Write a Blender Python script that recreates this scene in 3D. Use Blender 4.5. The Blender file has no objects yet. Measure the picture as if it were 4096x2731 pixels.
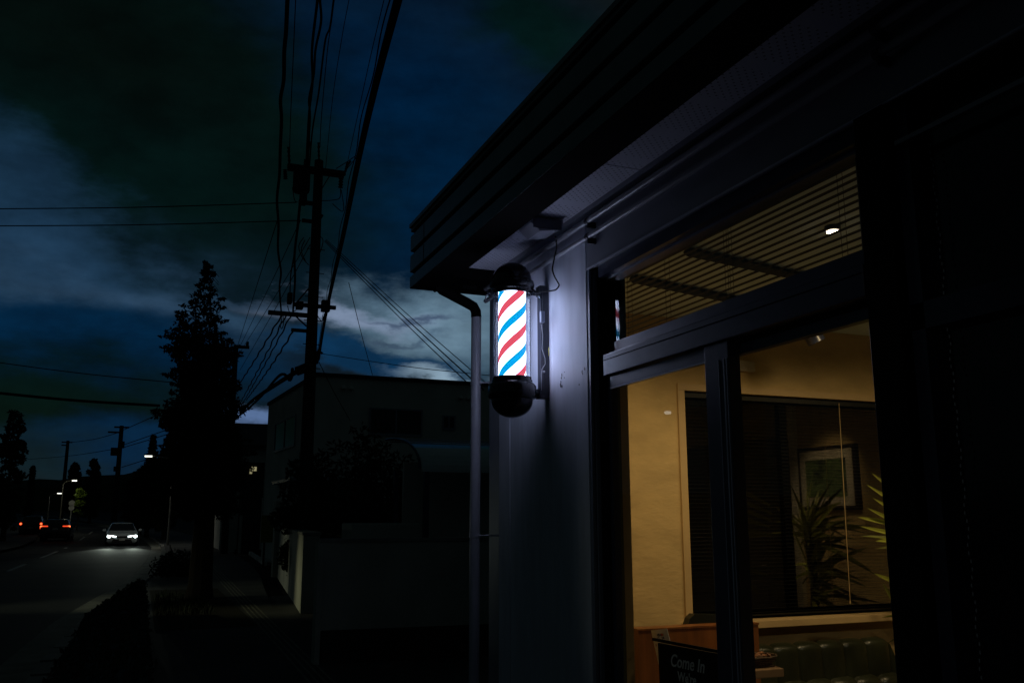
import bpy, bmesh, math, random
from mathutils import Vector, Matrix
random.seed(7)
R = math.radians
S = bpy.context.scene
C = S.collection

# ---------------------------------------------------------------- camera
FPX, CX, CY = 3600.0, 2048.0, 1365.5          # focal length in pixels of the 4096 px photograph
YAW, PIT, ROL = R(22.05), R(11.05), R(-0.08)
EYE = Vector((0, 0, 1.6))
fw = Vector((math.sin(YAW)*math.cos(PIT), math.cos(YAW)*math.cos(PIT), math.sin(PIT)))
rt0 = Vector((math.cos(YAW), -math.sin(YAW), 0)); up0 = rt0.cross(fw)
rt = rt0*math.cos(ROL) + up0*math.sin(ROL); up = up0*math.cos(ROL) - rt0*math.sin(ROL)
cam = bpy.data.cameras.new('camera'); camo = bpy.data.objects.new('camera', cam); C.objects.link(camo)
cam.sensor_width = 36; cam.lens = FPX/4096*36; cam.clip_start = 0.05; cam.clip_end = 3000
m3 = Matrix((rt, up, -fw)).transposed()
camo.matrix_world = Matrix.Translation(EYE) @ m3.to_4x4()
S.camera = camo

def ray(px, py): return fw + rt*((px-CX)/FPX) - up*((py-CY)/FPX)
def atX(px, py, X): d = ray(px, py); return EYE + d*(X/d.x)
def atY(px, py, Y): d = ray(px, py); return EYE + d*(Y/d.y)
def atZ(px, py, Z): d = ray(px, py); return EYE + d*((Z-EYE.z)/d.z)

# ---------------------------------------------------------------- world: dusk sky with broken cloud
W = bpy.data.worlds.new('World'); S.world = W; W.use_nodes = True
nt = W.node_tree; nt.nodes.clear()
def N(t, **k):
    n = nt.nodes.new(t)
    for a, v in k.items(): setattr(n, a, v)
    return n
def M(op, a, b=None, c=None):
    n = N('ShaderNodeMath', operation=op)
    for i, v in enumerate((a, b, c)):
        if v is None: continue
        if isinstance(v, (int, float)): n.inputs[i].default_value = v
        else: nt.links.new(v, n.inputs[i])
    return n.outputs[0]
def lin(c):
    return tuple((v/255/12.92 if v/255 <= .04045 else ((v/255+.055)/1.055)**2.4) for v in c)
tc = N('ShaderNodeTexCoord'); sp = N('ShaderNodeSeparateXYZ'); nt.links.new(tc.outputs['Generated'], sp.inputs[0])
az0 = M('ARCTAN2', sp.outputs[0], sp.outputs[1]); el0 = M('ARCSINE', sp.outputs[2])
cb = N('ShaderNodeCombineXYZ'); nt.links.new(M('MULTIPLY', az0, 3.4), cb.inputs[0]); nt.links.new(M('MULTIPLY', el0, 8.0), cb.inputs[1])
nz = N('ShaderNodeTexNoise'); nz.inputs['Scale'].default_value = 1.6; nz.inputs['Detail'].default_value = 8; nz.inputs['Roughness'].default_value = .58
nt.links.new(cb.outputs[0], nz.inputs['Vector'])
sc = N('ShaderNodeSeparateColor'); nt.links.new(nz.outputs['Color'], sc.inputs[0])
az = M('ADD', az0, M('MULTIPLY', M('SUBTRACT', sc.outputs[0], .5), .20))
el = M('ADD', el0, M('MULTIPLY', M('SUBTRACT', sc.outputs[1], .5), .15))
cb2 = N('ShaderNodeCombineXYZ'); nt.links.new(M('MULTIPLY', az0, 8), cb2.inputs[0]); nt.links.new(M('MULTIPLY', el0, 15), cb2.inputs[1])
nz2 = N('ShaderNodeTexNoise'); nz2.inputs['Scale'].default_value = 1.4; nz2.inputs['Detail'].default_value = 9; nz2.inputs['Roughness'].default_value = .6
nt.links.new(cb2.outputs[0], nz2.inputs['Vector'])
SKY = [  # px, py, rx, ry, rot(deg), colour, opacity, softness
 (1500, 500, 900, 700, 0, (0, 25, 50), 1, .9),
 (1900, 900, 700, 450, 0, (0, 29, 55), .8, .9),
 (120, 1050, 820, 255, -14, (25, 52, 76), .95, .75),
 (60, 1010, 520, 150, -14, (40, 66, 90), .8, .8),
 (560, 1150, 460, 80, -12, (42, 66, 90), .8, .8),
 (430, 1010, 240, 60, -12, (30, 56, 80), .7, .8),
 (250, 1350, 900, 160, -4, (0, 33, 60), .92, .6),
 (420, 1500, 600, 120, 0, (0, 26, 50), .8, .7),
 (100, 1630, 900, 200, 0, (2, 17, 12), .92, .55),
 (380, 300, 1270, 560, -24, (3, 18, 17), 1, .36),
 (300, 80, 900, 330, -10, (3, 8, 6), .8, .9),
 (30, 760, 420, 200, -35, (26, 52, 76), .75, .7),
 (300, 1850, 1000, 110, 0, (12, 32, 40), .85, .7),
 (560, 1770, 330, 110, 0, (2, 34, 62), .85, .8),
 (2120, 60, 330, 150, -20, (2, 22, 17), .8, .7),
 (1720, 1300, 450, 175, -3, (42, 70, 92), .95, .7),
 (1780, 1270, 420, 130, -8, (96, 122, 140), .9, .8),
 (1400, 1222, 320, 50, -2, (118, 134, 160), .9, .8),
 (1480, 1395, 430, 66, -9, (10, 48, 80), 1, .5),
 (1690, 1235, 190, 20, -5, (52, 68, 92), .85, .8),
 (1640, 1310, 120, 16, 10, (58, 78, 100), .8, .8),
 (1850, 1490, 270, 42, -8, (130, 154, 172), .9, .7),
 (1030, 1660, 150, 60, 0, (84, 108, 148), .9, .7),
 (900, 1240, 170, 36, 0, (40, 66, 90), .6, .8),
 (1000, 1180, 260, 26, 2, (34, 60, 84), .5, .8),
]
col = None
rgb = N('ShaderNodeRGB'); rgb.outputs[0].default_value = (*lin((13, 20, 22)), 1); col = rgb.outputs[0]
for (px, py, rx, ry, ro, c, op, so) in SKY:
    d = ray(px, py).normalized(); a, e = math.atan2(d.x, d.y), math.asin(d.z)
    ca, sa = math.cos(R(ro)), math.sin(R(ro))
    da = M('SUBTRACT', az, a); de = M('SUBTRACT', el, e)
    u = M('DIVIDE', M('ADD', M('MULTIPLY', da, ca), M('MULTIPLY', de, sa)), rx/FPX)
    v = M('DIVIDE', M('SUBTRACT', M('MULTIPLY', de, ca), M('MULTIPLY', da, sa)), ry/FPX)
    dd = M('SQRT', M('ADD', M('MULTIPLY', u, u), M('MULTIPLY', v, v)))
    mr = N('ShaderNodeMapRange', interpolation_type='SMOOTHSTEP')
    mr.inputs['From Min'].default_value = 1+so*.6; mr.inputs['From Max'].default_value = 1-so
    mr.inputs['To Min'].default_value = 0; mr.inputs['To Max'].default_value = op
    nt.links.new(dd, mr.inputs['Value'])
    mx = N('ShaderNodeMix', data_type='RGBA')
    nt.links.new(mr.outputs[0], mx.inputs['Factor']); nt.links.new(col, mx.inputs['A']); mx.inputs['B'].default_value = (*lin(c), 1)
    col = mx.outputs['Result']
mr = N('ShaderNodeMapRange'); nt.links.new(nz2.outputs['Fac'], mr.inputs['Value'])
mr.inputs['From Min'].default_value = .36; mr.inputs['From Max'].default_value = .66; mr.inputs['To Min'].default_value = .74; mr.inputs['To Max'].default_value = 1.24
vm = N('ShaderNodeVectorMath', operation='SCALE'); nt.links.new(col, vm.inputs[0]); nt.links.new(mr.outputs[0], vm.inputs['Scale'])
sky = N('ShaderNodeTexSky', sky_type='NISHITA', sun_disc=False, sun_elevation=R(-6), sun_rotation=R(35))
vs = N('ShaderNodeVectorMath', operation='SCALE'); nt.links.new(sky.outputs[0], vs.inputs[0]); vs.inputs['Scale'].default_value = .05
va = N('ShaderNodeVectorMath', operation='ADD'); nt.links.new(vm.outputs[0], va.inputs[0]); nt.links.new(vs.outputs[0], va.inputs[1])
bg = N('ShaderNodeBackground'); nt.links.new(va.outputs[0], bg.inputs['Color']); bg.inputs['Strength'].default_value = 1.0
wo = N('ShaderNodeOutputWorld'); nt.links.new(bg.outputs[0], wo.inputs['Surface'])
S.view_settings.view_transform = 'Standard'; S.view_settings.look = 'None'
S.view_settings.exposure = 0; S.view_settings.gamma = 1
S.cycles.use_denoising = True
S.cycles.max_bounces = 10; S.cycles.transparent_max_bounces = 16
S.cycles.sample_clamp_indirect = 4.0
S.cycles.caustics_reflective = False; S.cycles.caustics_refractive = False

# ---------------------------------------------------------------- materials
def mat(name, col, rough=.6, metal=0.0, spec=.5, var=.15, vscale=6.0, bump=0.0, bscale=40.0, coat=0.0, stretch=(1, 1, 1)):
    m = bpy.data.materials.new(name); m.use_nodes = True; t = m.node_tree; b = t.nodes['Principled BSDF']
    b.inputs['Roughness'].default_value = rough; b.inputs['Metallic'].default_value = metal
    b.inputs['Specular IOR Level'].default_value = spec; b.inputs['Coat Weight'].default_value = coat
    tcn = t.nodes.new('ShaderNodeTexCoord'); mp = t.nodes.new('ShaderNodeMapping'); mp.inputs['Scale'].default_value = stretch
    t.links.new(tcn.outputs['Object'], mp.inputs[0])
    n = t.nodes.new('ShaderNodeTexNoise'); n.inputs['Scale'].default_value = vscale; n.inputs['Detail'].default_value = 6
    t.links.new(mp.outputs[0], n.inputs['Vector'])
    r = t.nodes.new('ShaderNodeValToRGB'); r.color_ramp.elements[0].position = .3; r.color_ramp.elements[1].position = .7
    r.color_ramp.elements[0].color = (*[c*(1-var) for c in col], 1); r.color_ramp.elements[1].color = (*[min(1, c*(1+var)) for c in col], 1)
    t.links.new(n.outputs['Fac'], r.inputs[0]); t.links.new(r.outputs[0], b.inputs['Base Color'])
    if bump:
        n2 = t.nodes.new('ShaderNodeTexNoise'); n2.inputs['Scale'].default_value = bscale; n2.inputs['Detail'].default_value = 5
        t.links.new(mp.outputs[0], n2.inputs['Vector'])
        bu = t.nodes.new('ShaderNodeBump'); bu.inputs['Strength'].default_value = bump; bu.inputs['Distance'].default_value = .01
        t.links.new(n2.outputs['Fac'], bu.inputs['Height']); t.links.new(bu.outputs[0], b.inputs['Normal'])
    return m
def emit(name, col, strength):
    m = bpy.data.materials.new(name); m.use_nodes = True; t = m.node_tree; b = t.nodes['Principled BSDF']
    b.inputs['Base Color'].default_value = (*col, 1); b.inputs['Emission Color'].default_value = (*col, 1)
    b.inputs['Emission Strength'].default_value = strength
    return m
def glassmat(name, refl=.10, rough=.0, tint=(1, 1, 1)):
    """pane reflecting at each face by the angle of view (symmetric for front and back faces)"""
    m = bpy.data.materials.new(name); m.use_nodes = True; t = m.node_tree; t.nodes.clear()
    o = t.nodes.new('ShaderNodeOutputMaterial'); tr = t.nodes.new('ShaderNodeBsdfTransparent'); tr.inputs[0].default_value = (*tint, 1)
    g = t.nodes.new('ShaderNodeBsdfGlossy'); g.inputs['Roughness'].default_value = rough
    ge = t.nodes.new('ShaderNodeNewGeometry'); dt = t.nodes.new('ShaderNodeVectorMath'); dt.operation = 'DOT_PRODUCT'
    t.links.new(ge.outputs['Normal'], dt.inputs[0]); t.links.new(ge.outputs['Incoming'], dt.inputs[1])
    def mm(op, a, b=None):
        n = t.nodes.new('ShaderNodeMath'); n.operation = op; n.use_clamp = op == 'ADD'
        for i, v in enumerate((a, b)):
            if v is None: continue
            if isinstance(v, (int, float)): n.inputs[i].default_value = v
            else: t.links.new(v, n.inputs[i])
        return n.outputs[0]
    f = mm('ADD', mm('MULTIPLY', mm('POWER', mm('SUBTRACT', 1.0, mm('ABSOLUTE', dt.outputs['Value'])), 5.0), 1-refl), refl)
    mx = t.nodes.new('ShaderNodeMixShader')
    t.links.new(f, mx.inputs[0]); t.links.new(tr.outputs[0], mx.inputs[1]); t.links.new(g.outputs[0], mx.inputs[2])
    t.links.new(mx.outputs[0], o.inputs[0])
    return m
MT = dict(
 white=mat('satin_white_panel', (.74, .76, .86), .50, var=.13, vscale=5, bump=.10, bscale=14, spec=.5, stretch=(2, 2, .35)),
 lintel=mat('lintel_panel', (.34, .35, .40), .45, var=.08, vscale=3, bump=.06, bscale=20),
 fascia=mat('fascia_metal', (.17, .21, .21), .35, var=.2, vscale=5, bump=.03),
 black=mat('black_void', (.007, .007, .007), .9, spec=.05),
 frame=mat('dark_aluminium', (.034, .040, .075), .33, spec=.5, var=.15, vscale=12, coat=.1),
 frame2=mat('grey_aluminium', (.25, .28, .36), .35, spec=.5, var=.1),
 conduit=mat('conduit', (.42, .42, .46), .28, spec=.6, var=.06),
 pipe=mat('downspout_pvc', (.48, .48, .54), .3, spec=.5, var=.08, vscale=4),
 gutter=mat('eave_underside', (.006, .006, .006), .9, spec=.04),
 polecap=mat('barber_black_gloss', (.012, .012, .014), .16, spec=.6, var=.1),
 rail=mat('bracket_rail', (.03, .032, .045), .4, spec=.5),
 steel=mat('zinc_bolt', (.5, .5, .5), .25, metal=1),
 cord=mat('black_cable', (.006, .006, .006), .7, spec=.15),
 wire=mat('overhead_cable', (.010, .010, .010), .9, spec=.1),
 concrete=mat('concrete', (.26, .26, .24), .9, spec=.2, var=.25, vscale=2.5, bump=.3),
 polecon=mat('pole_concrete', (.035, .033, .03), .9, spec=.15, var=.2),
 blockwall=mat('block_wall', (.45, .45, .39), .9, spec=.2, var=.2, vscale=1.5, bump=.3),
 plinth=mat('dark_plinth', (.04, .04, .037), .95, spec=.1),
 render=mat('house_render', (.70, .69, .62), .9, spec=.2, var=.12, vscale=1.0),
 roofdark=mat('dark_roof', (.02, .02, .022), .7),
 darkglass=mat('dark_window_glass', (.01, .012, .015), .12, spec=.6),
 bark=mat('bark', (.035, .028, .02), .95, spec=.1, bump=.6, bscale=12),
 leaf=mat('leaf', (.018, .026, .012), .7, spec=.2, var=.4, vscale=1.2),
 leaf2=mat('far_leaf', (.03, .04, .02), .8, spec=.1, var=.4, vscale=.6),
 limeleaf=mat('lime_leaf', (.10, .16, .02), .7, spec=.2, var=.3),
 asphalt=mat('asphalt', (.025, .026, .022), .8, spec=.2, var=.45, vscale=.5, bump=.25, bscale=60),
 paving=mat('pavement_asphalt', (.055, .055, .052), .85, spec=.25, var=.35, vscale=.8, bump=.3, bscale=50),
 kerb=mat('kerb_stone', (.20, .20, .18), .85, spec=.2, var=.3, vscale=2, bump=.3),
 gutterc=mat('gutter_concrete', (.16, .16, .13), .85, spec=.2, var=.4, vscale=2.2, bump=.3),
 paint=mat('road_paint', (.40, .40, .38), .7, var=.3, vscale=5),
 soil=mat('soil', (.03, .028, .02), .95, spec=.1),
 carwhite=mat('car_paint_silver', (.50, .56, .58), .25, metal=.2, spec=.5, coat=.6),
 cardark=mat('car_paint_black', (.01, .01, .012), .25, spec=.5, coat=.5),
 rubber=mat('rubber', (.012, .012, .012), .9),
 plate=mat('number_plate', (.45, .45, .42), .6),
 head=emit('headlight', (.85, 1.0, .98), 13), tail=emit('taillight', (1, .07, .02), 1.2), tailhot=emit('taillight_core', (1, .18, .05), 2.6),
 lamp=emit('street_lamp_glow', (1.0, 1.0, .86), 2.2), warm=emit('lit_window', (.42, .38, .20), .6),
 # interior
 plaster=None,
 trim=mat('beige_trim', (.60, .43, .21), .55, var=.06),
 ceil=mat('ceiling_board', (.62, .76, .80), .9, var=.05),
 floor=mat('floor_vinyl', (.26, .25, .22), .5),
 leather=mat('green_leather', (.022, .026, .013), .32, spec=.5, var=.2, vscale=8, bump=.15, bscale=60),
 blackleather=mat('black_vinyl', (.012, .014, .010), .4),
 wood=mat('counter_wood', (.24, .085, .022), .45, var=.35, vscale=3, stretch=(6, 6, .6)),
 woodlight=mat('shelf_wood', (.25, .16, .09), .5, var=.2, vscale=3, stretch=(1, 6, 6)),
 slat=mat('dark_blind_slat', (.012, .012, .008), .5, spec=.3),
 slat2=mat('transom_blind_slat', (.035, .034, .022), .6, spec=.3),
 board=mat('chalkboard_black', (.006, .006, .006), .6, spec=.2),
 chalk=mat('chalk_lettering', (.75, .78, .76), .8),
 paper=mat('paper', (.82, .78, .68), .8, var=.03),
 ink=mat('ink_black', (.04, .05, .10), .8), red=mat('ink_red', (.50, .05, .03), .7), orange=mat('ink_orange', (.60, .22, .03), .7),
 wicker=mat('wicker', (.06, .035, .018), .7, var=.5, vscale=60, bump=.6, bscale=90),
 pulp=mat('snack_wrappers', (.30, .14, .07), .6, var=.7, vscale=35),
 yucca=mat('yucca_leaf', (.22, .24, .03), .5, spec=.3, var=.3, vscale=5),
 pot=mat('clay_pot', (.10, .045, .02), .7),
 picture=mat('picture_print', (.08, .12, .04), .6, var=.9, vscale=9),
 mount=mat('picture_mount', (.5, .45, .36), .8),
 darkwood=mat('dark_wood', (.025, .015, .01), .5),
 yellow=mat('yellow_sticker', (.50, .45, .05), .6), yellowpanel=mat('yellow_panel', (.30, .27, .04), .8),
 whitepaint=mat('white_painted_steel', (.6, .6, .56), .6),
)
# plaster: mottled trowelled finish
def plastermat():
    m = mat('ochre_plaster', (.62, .455, .215), .8, spec=.2, var=.14, vscale=3.5, bump=.35, bscale=18, stretch=(1, 1, 2.2)); return m
MT['plaster'] = plastermat()
MT['greenframe'] = mat('olive_anodised_frame', (.10, .10, .04), .5)
MT['lamppost'] = mat('galvanised_post', (.16, .16, .15), .5)
MT['signback'] = mat('sign_disc_back', (.75, .75, .70), .5)
MT['glass'] = glassmat('door_glass', .03)
MT['transomglass'] = glassmat('transom_glass', .05)
MT['backglass'] = glassmat('end_window_glass', .18)
MT['tube'] = glassmat('clear_acrylic_tube', .02, .04, (.97, .98, 1.0))

# perforated soffit board: small holes in staggered groups
def soffitmat():
    m = mat('perforated_soffit_board', (.70, .70, .78), .7, spec=.3, var=.05, vscale=3); t = m.node_tree; b = t.nodes['Principled BSDF']
    ramp = [n for n in t.nodes if n.type == 'VALTORGB'][0]
    g = t.nodes.new('ShaderNodeNewGeometry'); s = t.nodes.new('ShaderNodeSeparateXYZ'); t.links.new(g.outputs['Position'], s.inputs[0])
    def mm(op, a, bb=None):
        n = t.nodes.new('ShaderNodeMath'); n.operation = op
        for i, v in enumerate((a, bb)):
            if v is None: continue
            if isinstance(v, (int, float)): n.inputs[i].default_value = v
            else: t.links.new(v, n.inputs[i])
        return n.outputs[0]
    p = .036
    def dots(ox, oy):
        fx = mm('SUBTRACT', mm('FRACT', mm('DIVIDE', mm('ADD', s.outputs[0], ox), p)), .5); fy = mm('SUBTRACT', mm('FRACT', mm('DIVIDE', mm('ADD', s.outputs[1], oy), p)), .5)
        return mm('LESS_THAN', mm('ADD', mm('MULTIPLY', fx, fx), mm('MULTIPLY', fy, fy)), .014)
    d = mm('MAXIMUM', dots(10, 10), dots(10+p/2, 10+p/2))
    grp = mm('GREATER_THAN', mm('FRACT', mm('DIVIDE', mm('ADD', s.outputs[1], 10), .30)), .22)
    f = mm('MULTIPLY', d, grp)
    mx = t.nodes.new('ShaderNodeMix'); mx.data_type = 'RGBA'; t.links.new(f, mx.inputs['Factor']); t.links.new(ramp.outputs[0], mx.inputs['A']); mx.inputs['B'].default_value = (.22, .22, .25, 1)
    t.links.new(mx.outputs['Result'], b.inputs['Base Color'])
    return m
MT['soffit'] = soffitmat()

# striped light drum of the barber pole (object space, axis z)
def stripemat():
    m = bpy.data.materials.new('striped_light_drum'); m.use_nodes = True; t = m.node_tree; b = t.nodes['Principled BSDF']
    tcn = t.nodes.new('ShaderNodeTexCoord'); s = t.nodes.new('ShaderNodeSeparateXYZ'); t.links.new(tcn.outputs['Object'], s.inputs[0])
    def mm(op, a, bb=None):
        n = t.nodes.new('ShaderNodeMath'); n.operation = op
        for i, v in enumerate((a, bb)):
            if v is None: continue
            if isinstance(v, (int, float)): n.inputs[i].default_value = v
            else: t.links.new(v, n.inputs[i])
        return n.outputs[0]
    ca, sa = math.cos(R(-112)), math.sin(R(-112))       # angle measured from the street side; the sleeve's seam faces the wall
    xr_ = mm('ADD', mm('MULTIPLY', s.outputs[0], ca), mm('MULTIPLY', s.outputs[1], sa)); yr_ = mm('SUBTRACT', mm('MULTIPLY', s.outputs[1], ca), mm('MULTIPLY', s.outputs[0], sa))
    ang = mm('MULTIPLY', mm('ARCTAN2', yr_, xr_), STR_N/(2*math.pi))
    ph = mm('FRACT', mm('ADD', mm('SUBTRACT', mm('DIVIDE', s.outputs[2], STR_P), ang), STR_PH))
    cr = t.nodes.new('ShaderNodeValToRGB'); cr.color_ramp.interpolation = 'LINEAR'
    W_ = (.62, .71, 1.0, 1); RD = (.113, .0125, .019, 1); BL = (.0, .053, .122, 1)
    stops = [(0, RD), (.11, RD), (.12, W_), (.38, W_), (.39, BL), (.61, BL), (.62, W_), (.88, W_), (.89, RD)]
    e = cr.color_ramp.elements
    e[0].position, e[0].color = stops[0]; e[1].position, e[1].color = 1.0, RD
    for p_, c_ in stops[1:]:
        x = e.new(p_); x.color = c_
    t.links.new(ph, cr.inputs[0])
    t.links.new(cr.outputs[0], b.inputs['Emission Color']); b.inputs['Base Color'].default_value = (.01, .01, .01, 1)
    b.inputs['Emission Strength'].default_value = 7.6; b.inputs['Roughness'].default_value = .5
    return m
STR_P, STR_N, STR_PH = .224, 1.85, .0
MT['stripe'] = stripemat()

# ---------------------------------------------------------------- object helpers
ORG = {}
def empty(name, loc, label=None, cat=None, group=None, kind=None, rotz=0):
    o = bpy.data.objects.new(name, None); C.objects.link(o); o.location = loc; o.rotation_euler = (0, 0, rotz); o.empty_display_size = .2
    ORG[o.name] = Vector(loc); tag(o, label, cat, group, kind); return o
def tag(o, label=None, cat=None, group=None, kind=None):
    for k, v in (('label', label), ('category', cat), ('group', group), ('kind', kind)):
        if v: o[k] = v
    return o
class MB:
    def __init__(s): s.b = bmesh.new()
    def poly(s, pts):
        return s.b.faces.new([s.b.verts.new(p) for p in pts])
    def box(s, x0, x1, y0, y1, z0, z1, bev=0):
        v = [s.b.verts.new((x, y, z)) for x in (x0, x1) for y in (y0, y1) for z in (z0, z1)]
        fs = [s.b.faces.new([v[i] for i in f]) for f in ((0, 1, 3, 2), (4, 6, 7, 5), (0, 4, 5, 1), (2, 3, 7, 6), (0, 2, 6, 4), (1, 5, 7, 3))]
        if bev:
            es = list({e for f in fs for e in f.edges}); bmesh.ops.bevel(s.b, geom=es, offset=bev, segments=2, affect='EDGES', profile=.6)
        return s
    def prism(s, pts, vec):
        vec = Vector(vec); n = len(pts)
        a = [s.b.verts.new(p) for p in pts]; c = [s.b.verts.new(Vector(p)+vec) for p in pts]
        s.b.faces.new(a); s.b.faces.new(c[::-1])
        for i in range(n): s.b.faces.new((a[i], c[i], c[(i+1) % n], a[(i+1) % n]))
        return s
    def tube(s, pts, r, n=8, caps=True):
        pts = [Vector(p) for p in pts]; rings = []
        rr = r if isinstance(r, (list, tuple)) else [r]*len(pts)
        prev = None
        for i, p in enumerate(pts):
            d = (pts[min(i+1, len(pts)-1)]-pts[max(i-1, 0)]).normalized()
            if prev is None:
                a = Vector((0, 0, 1)) if abs(d.z) < .9 else Vector((1, 0, 0))
                u = d.cross(a).normalized()
            else: u = (prev - d*prev.dot(d)).normalized()
            prev = u; v = d.cross(u)
            rings.append([s.b.verts.new(p + (u*math.cos(2*math.pi*k/n) + v*math.sin(2*math.pi*k/n))*rr[i]) for k in range(n)])
        for A, B in zip(rings, rings[1:]):
            for k in range(n): s.b.faces.new((A[k], A[(k+1) % n], B[(k+1) % n], B[k]))
        if caps and n > 2: s.b.faces.new(rings[0][::-1]); s.b.faces.new(rings[-1])
        return s
    def lathe(s, prof, c=(0, 0, 0), n=48):
        c = Vector(c); rings = []
        for r, z in prof:
            if r < 1e-5: rings.append([s.b.verts.new(c+Vector((0, 0, z)))])
            else: rings.append([s.b.verts.new(c+Vector((r*math.cos(2*math.pi*k/n), r*math.sin(2*math.pi*k/n), z))) for k in range(n)])
        for A, B in zip(rings, rings[1:]):
            for k in range(n):
                a0, a1, b0, b1 = A[k % len(A)], A[(k+1) % len(A)], B[k % len(B)], B[(k+1) % len(B)]
                q = []
                for w in (a0, a1, b1, b0):
                    if w not in q: q.append(w)
                if len(q) > 2: s.b.faces.new(q)
        return s
    def build(s, name, m, parent=None, local=False, smooth=False, label=None, cat=None, group=None, kind=None, org=None):
        bmesh.ops.recalc_face_normals(s.b, faces=s.b.faces)
        off = Vector((0, 0, 0))
        if parent is not None and not local: off = ORG[parent.name]
        if org is not None: base = Vector(org)
        else: base = off
        if not local:
            for v in s.b.verts: v.co -= base
        me = bpy.data.meshes.new(name); s.b.to_mesh(me); s.b.free()
        if smooth:
            me.polygons.foreach_set('use_smooth', [True]*len(me.polygons)); me.update()
            try: me.set_sharp_from_angle(angle=R(40))
            except Exception: pass
        o = bpy.data.objects.new(name, me); C.objects.link(o); me.materials.append(MT[m] if isinstance(m, str) else m)
        if parent is not None:
            o.parent = parent; o.location = (base-off) if not local else (0, 0, 0)
            ORG[o.name] = ORG[parent.name] + (base-off)
        else:
            o.location = base; ORG[o.name] = base.copy()
        tag(o, label, cat, group, kind); return o
def box(name, m, x0, x1, y0, y1, z0, z1, parent=None, bev=0, **k):
    return MB().box(min(x0, x1), max(x0, x1), min(y0, y1), max(y0, y1), min(z0, z1), max(z0, z1), bev).build(name, m, parent, **k)
def text(body, name, m, parent, origin, xdir, ydir, size, shear=0, space=1.0, off=0.0):
    cu = bpy.data.curves.new(name, 'FONT'); cu.body = body; cu.size = size; cu.shear = shear; cu.space_character = space; cu.offset = off; cu.extrude = .0006
    o = bpy.data.objects.new(name, cu); C.objects.link(o); bpy.context.view_layer.update()
    me = bpy.data.meshes.new_from_object(o); bpy.data.objects.remove(o)
    n = Vector(xdir).cross(Vector(ydir)).normalized()
    M4 = Matrix((Vector(xdir).normalized(), Vector(ydir).normalized(), n)).transposed().to_4x4()
    me.transform(Matrix.Translation(Vector(origin)-ORG[parent.name]) @ M4)
    me.materials.clear(); me.materials.append(MT[m])
    ob = bpy.data.objects.new(name, me); C.objects.link(ob); ob.parent = parent; ORG[ob.name] = ORG[parent.name].copy()
    return ob

# ================================================================ GROUND
def gz(y): return max(0, (y-66)*.02) if y < 400 else 6.68
def ribbon(name, m, left, right, dz, **k):
    """left/right: lists of (x, y); follows the gentle rise of the street"""
    b = bmesh.new(); prev = None
    for (l, r_) in zip(left, right):
        a = b.verts.new((l[0], l[1], gz(l[1])+dz)); c = b.verts.new((r_[0], r_[1], gz(r_[1])+dz))
        if prev: b.faces.new((prev[0], prev[1], c, a))
        prev = (a, c)
    x = MB(); x.b.free(); x.b = b
    return x.build(name, m, **k)
KERB = [(-.95, -20), (-.95, 0), (-.95, 12), (-.73, 17.7), (-.3, 22.5), (.13, 26.8), (.48, 31.7), (.85, 40), (1.07, 48.2), (1.24, 60), (.9, 72), (.0, 84), (-2.0, 100), (-5.5, 120), (-12, 150), (-40, 230)]
def shift(L, dx): return [(x+dx, y) for x, y in L]
ys = [-60, 0, 40, 66, 90, 130, 200, 400, 900]
ribbon('ground', 'soil', [(-900, y) for y in ys], [(900, y) for y in ys], -.18, kind='structure')
ribbon('road', 'asphalt', shift(KERB, -7.6), KERB, -.14, kind='structure')
ribbon('gutter_strip', 'gutterc', shift(KERB, -.52), shift(KERB, -.002), -.132, kind='structure')
b = MB()
for (a, c) in zip(KERB, KERB[1:]):
    if a[1] > 110: break
    n = max(1, int((c[1]-a[1])/1.0))
    for i in range(n):
        t0, t1 = i/n, (i+1)/n-.012
        p = [(a[0]+(c[0]-a[0])*t, a[1]+(c[1]-a[1])*t) for t in (t0, t1)]
        pts = [(p[0][0], p[0][1], gz(p[0][1])-.16), (p[0][0]+.18, p[0][1], gz(p[0][1])-.16), (p[1][0]+.18, p[1][1], gz(p[1][1])-.16), (p[1][0], p[1][1], gz(p[1][1])-.16)]
        b.prism(pts, (0, 0, .17))
b.build('kerb', 'kerb', kind='structure')
ribbon('sidewalk', 'paving', shift(KERB, .19), [(x+3.1 if y < 60 else x+3.4, y) for x, y in KERB], 0.0, kind='structure')
ribbon('forecourt', 'paving', [(2.15, -20), (2.15, 16), (2.6, 20)], [(12, -20), (12, 16), (12, 20)], -.006, kind='structure')
# tactile guide strip
b = MB()
for j in range(4):
    b.prism([(1.62+j*.075, 8, .001), (1.645+j*.075, 8, .001), (2.36+j*.085, 40, .001), (2.33+j*.085, 40, .001)], (0, 0, .003))
b.build('tactile_strip', 'gutterc', kind='structure')
# centre line dashes
b = MB()
for (y0, y1) in ((20, 24), (28.5, 32.5), (35, 40), (46, 54.5), (60, 68), (74, 80), (86, 92)):
    x0, x1 = -4.0-.0*y0, -4.0
    b.prism([(x0-.07, y0, gz(y0)-.137), (x0+.07, y0, gz(y0)-.137), (x1+.07, y1, gz(y1)-.137), (x1-.07, y1, gz(y1)-.137)], (0, 0, .003))
b.build('road_marking', 'paint', kind='structure')
# far kerb of the street on the other side
ribbon('far_sidewalk', 'paving', shift(KERB, -11), shift(KERB, -7.6), .0, kind='structure')
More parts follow.
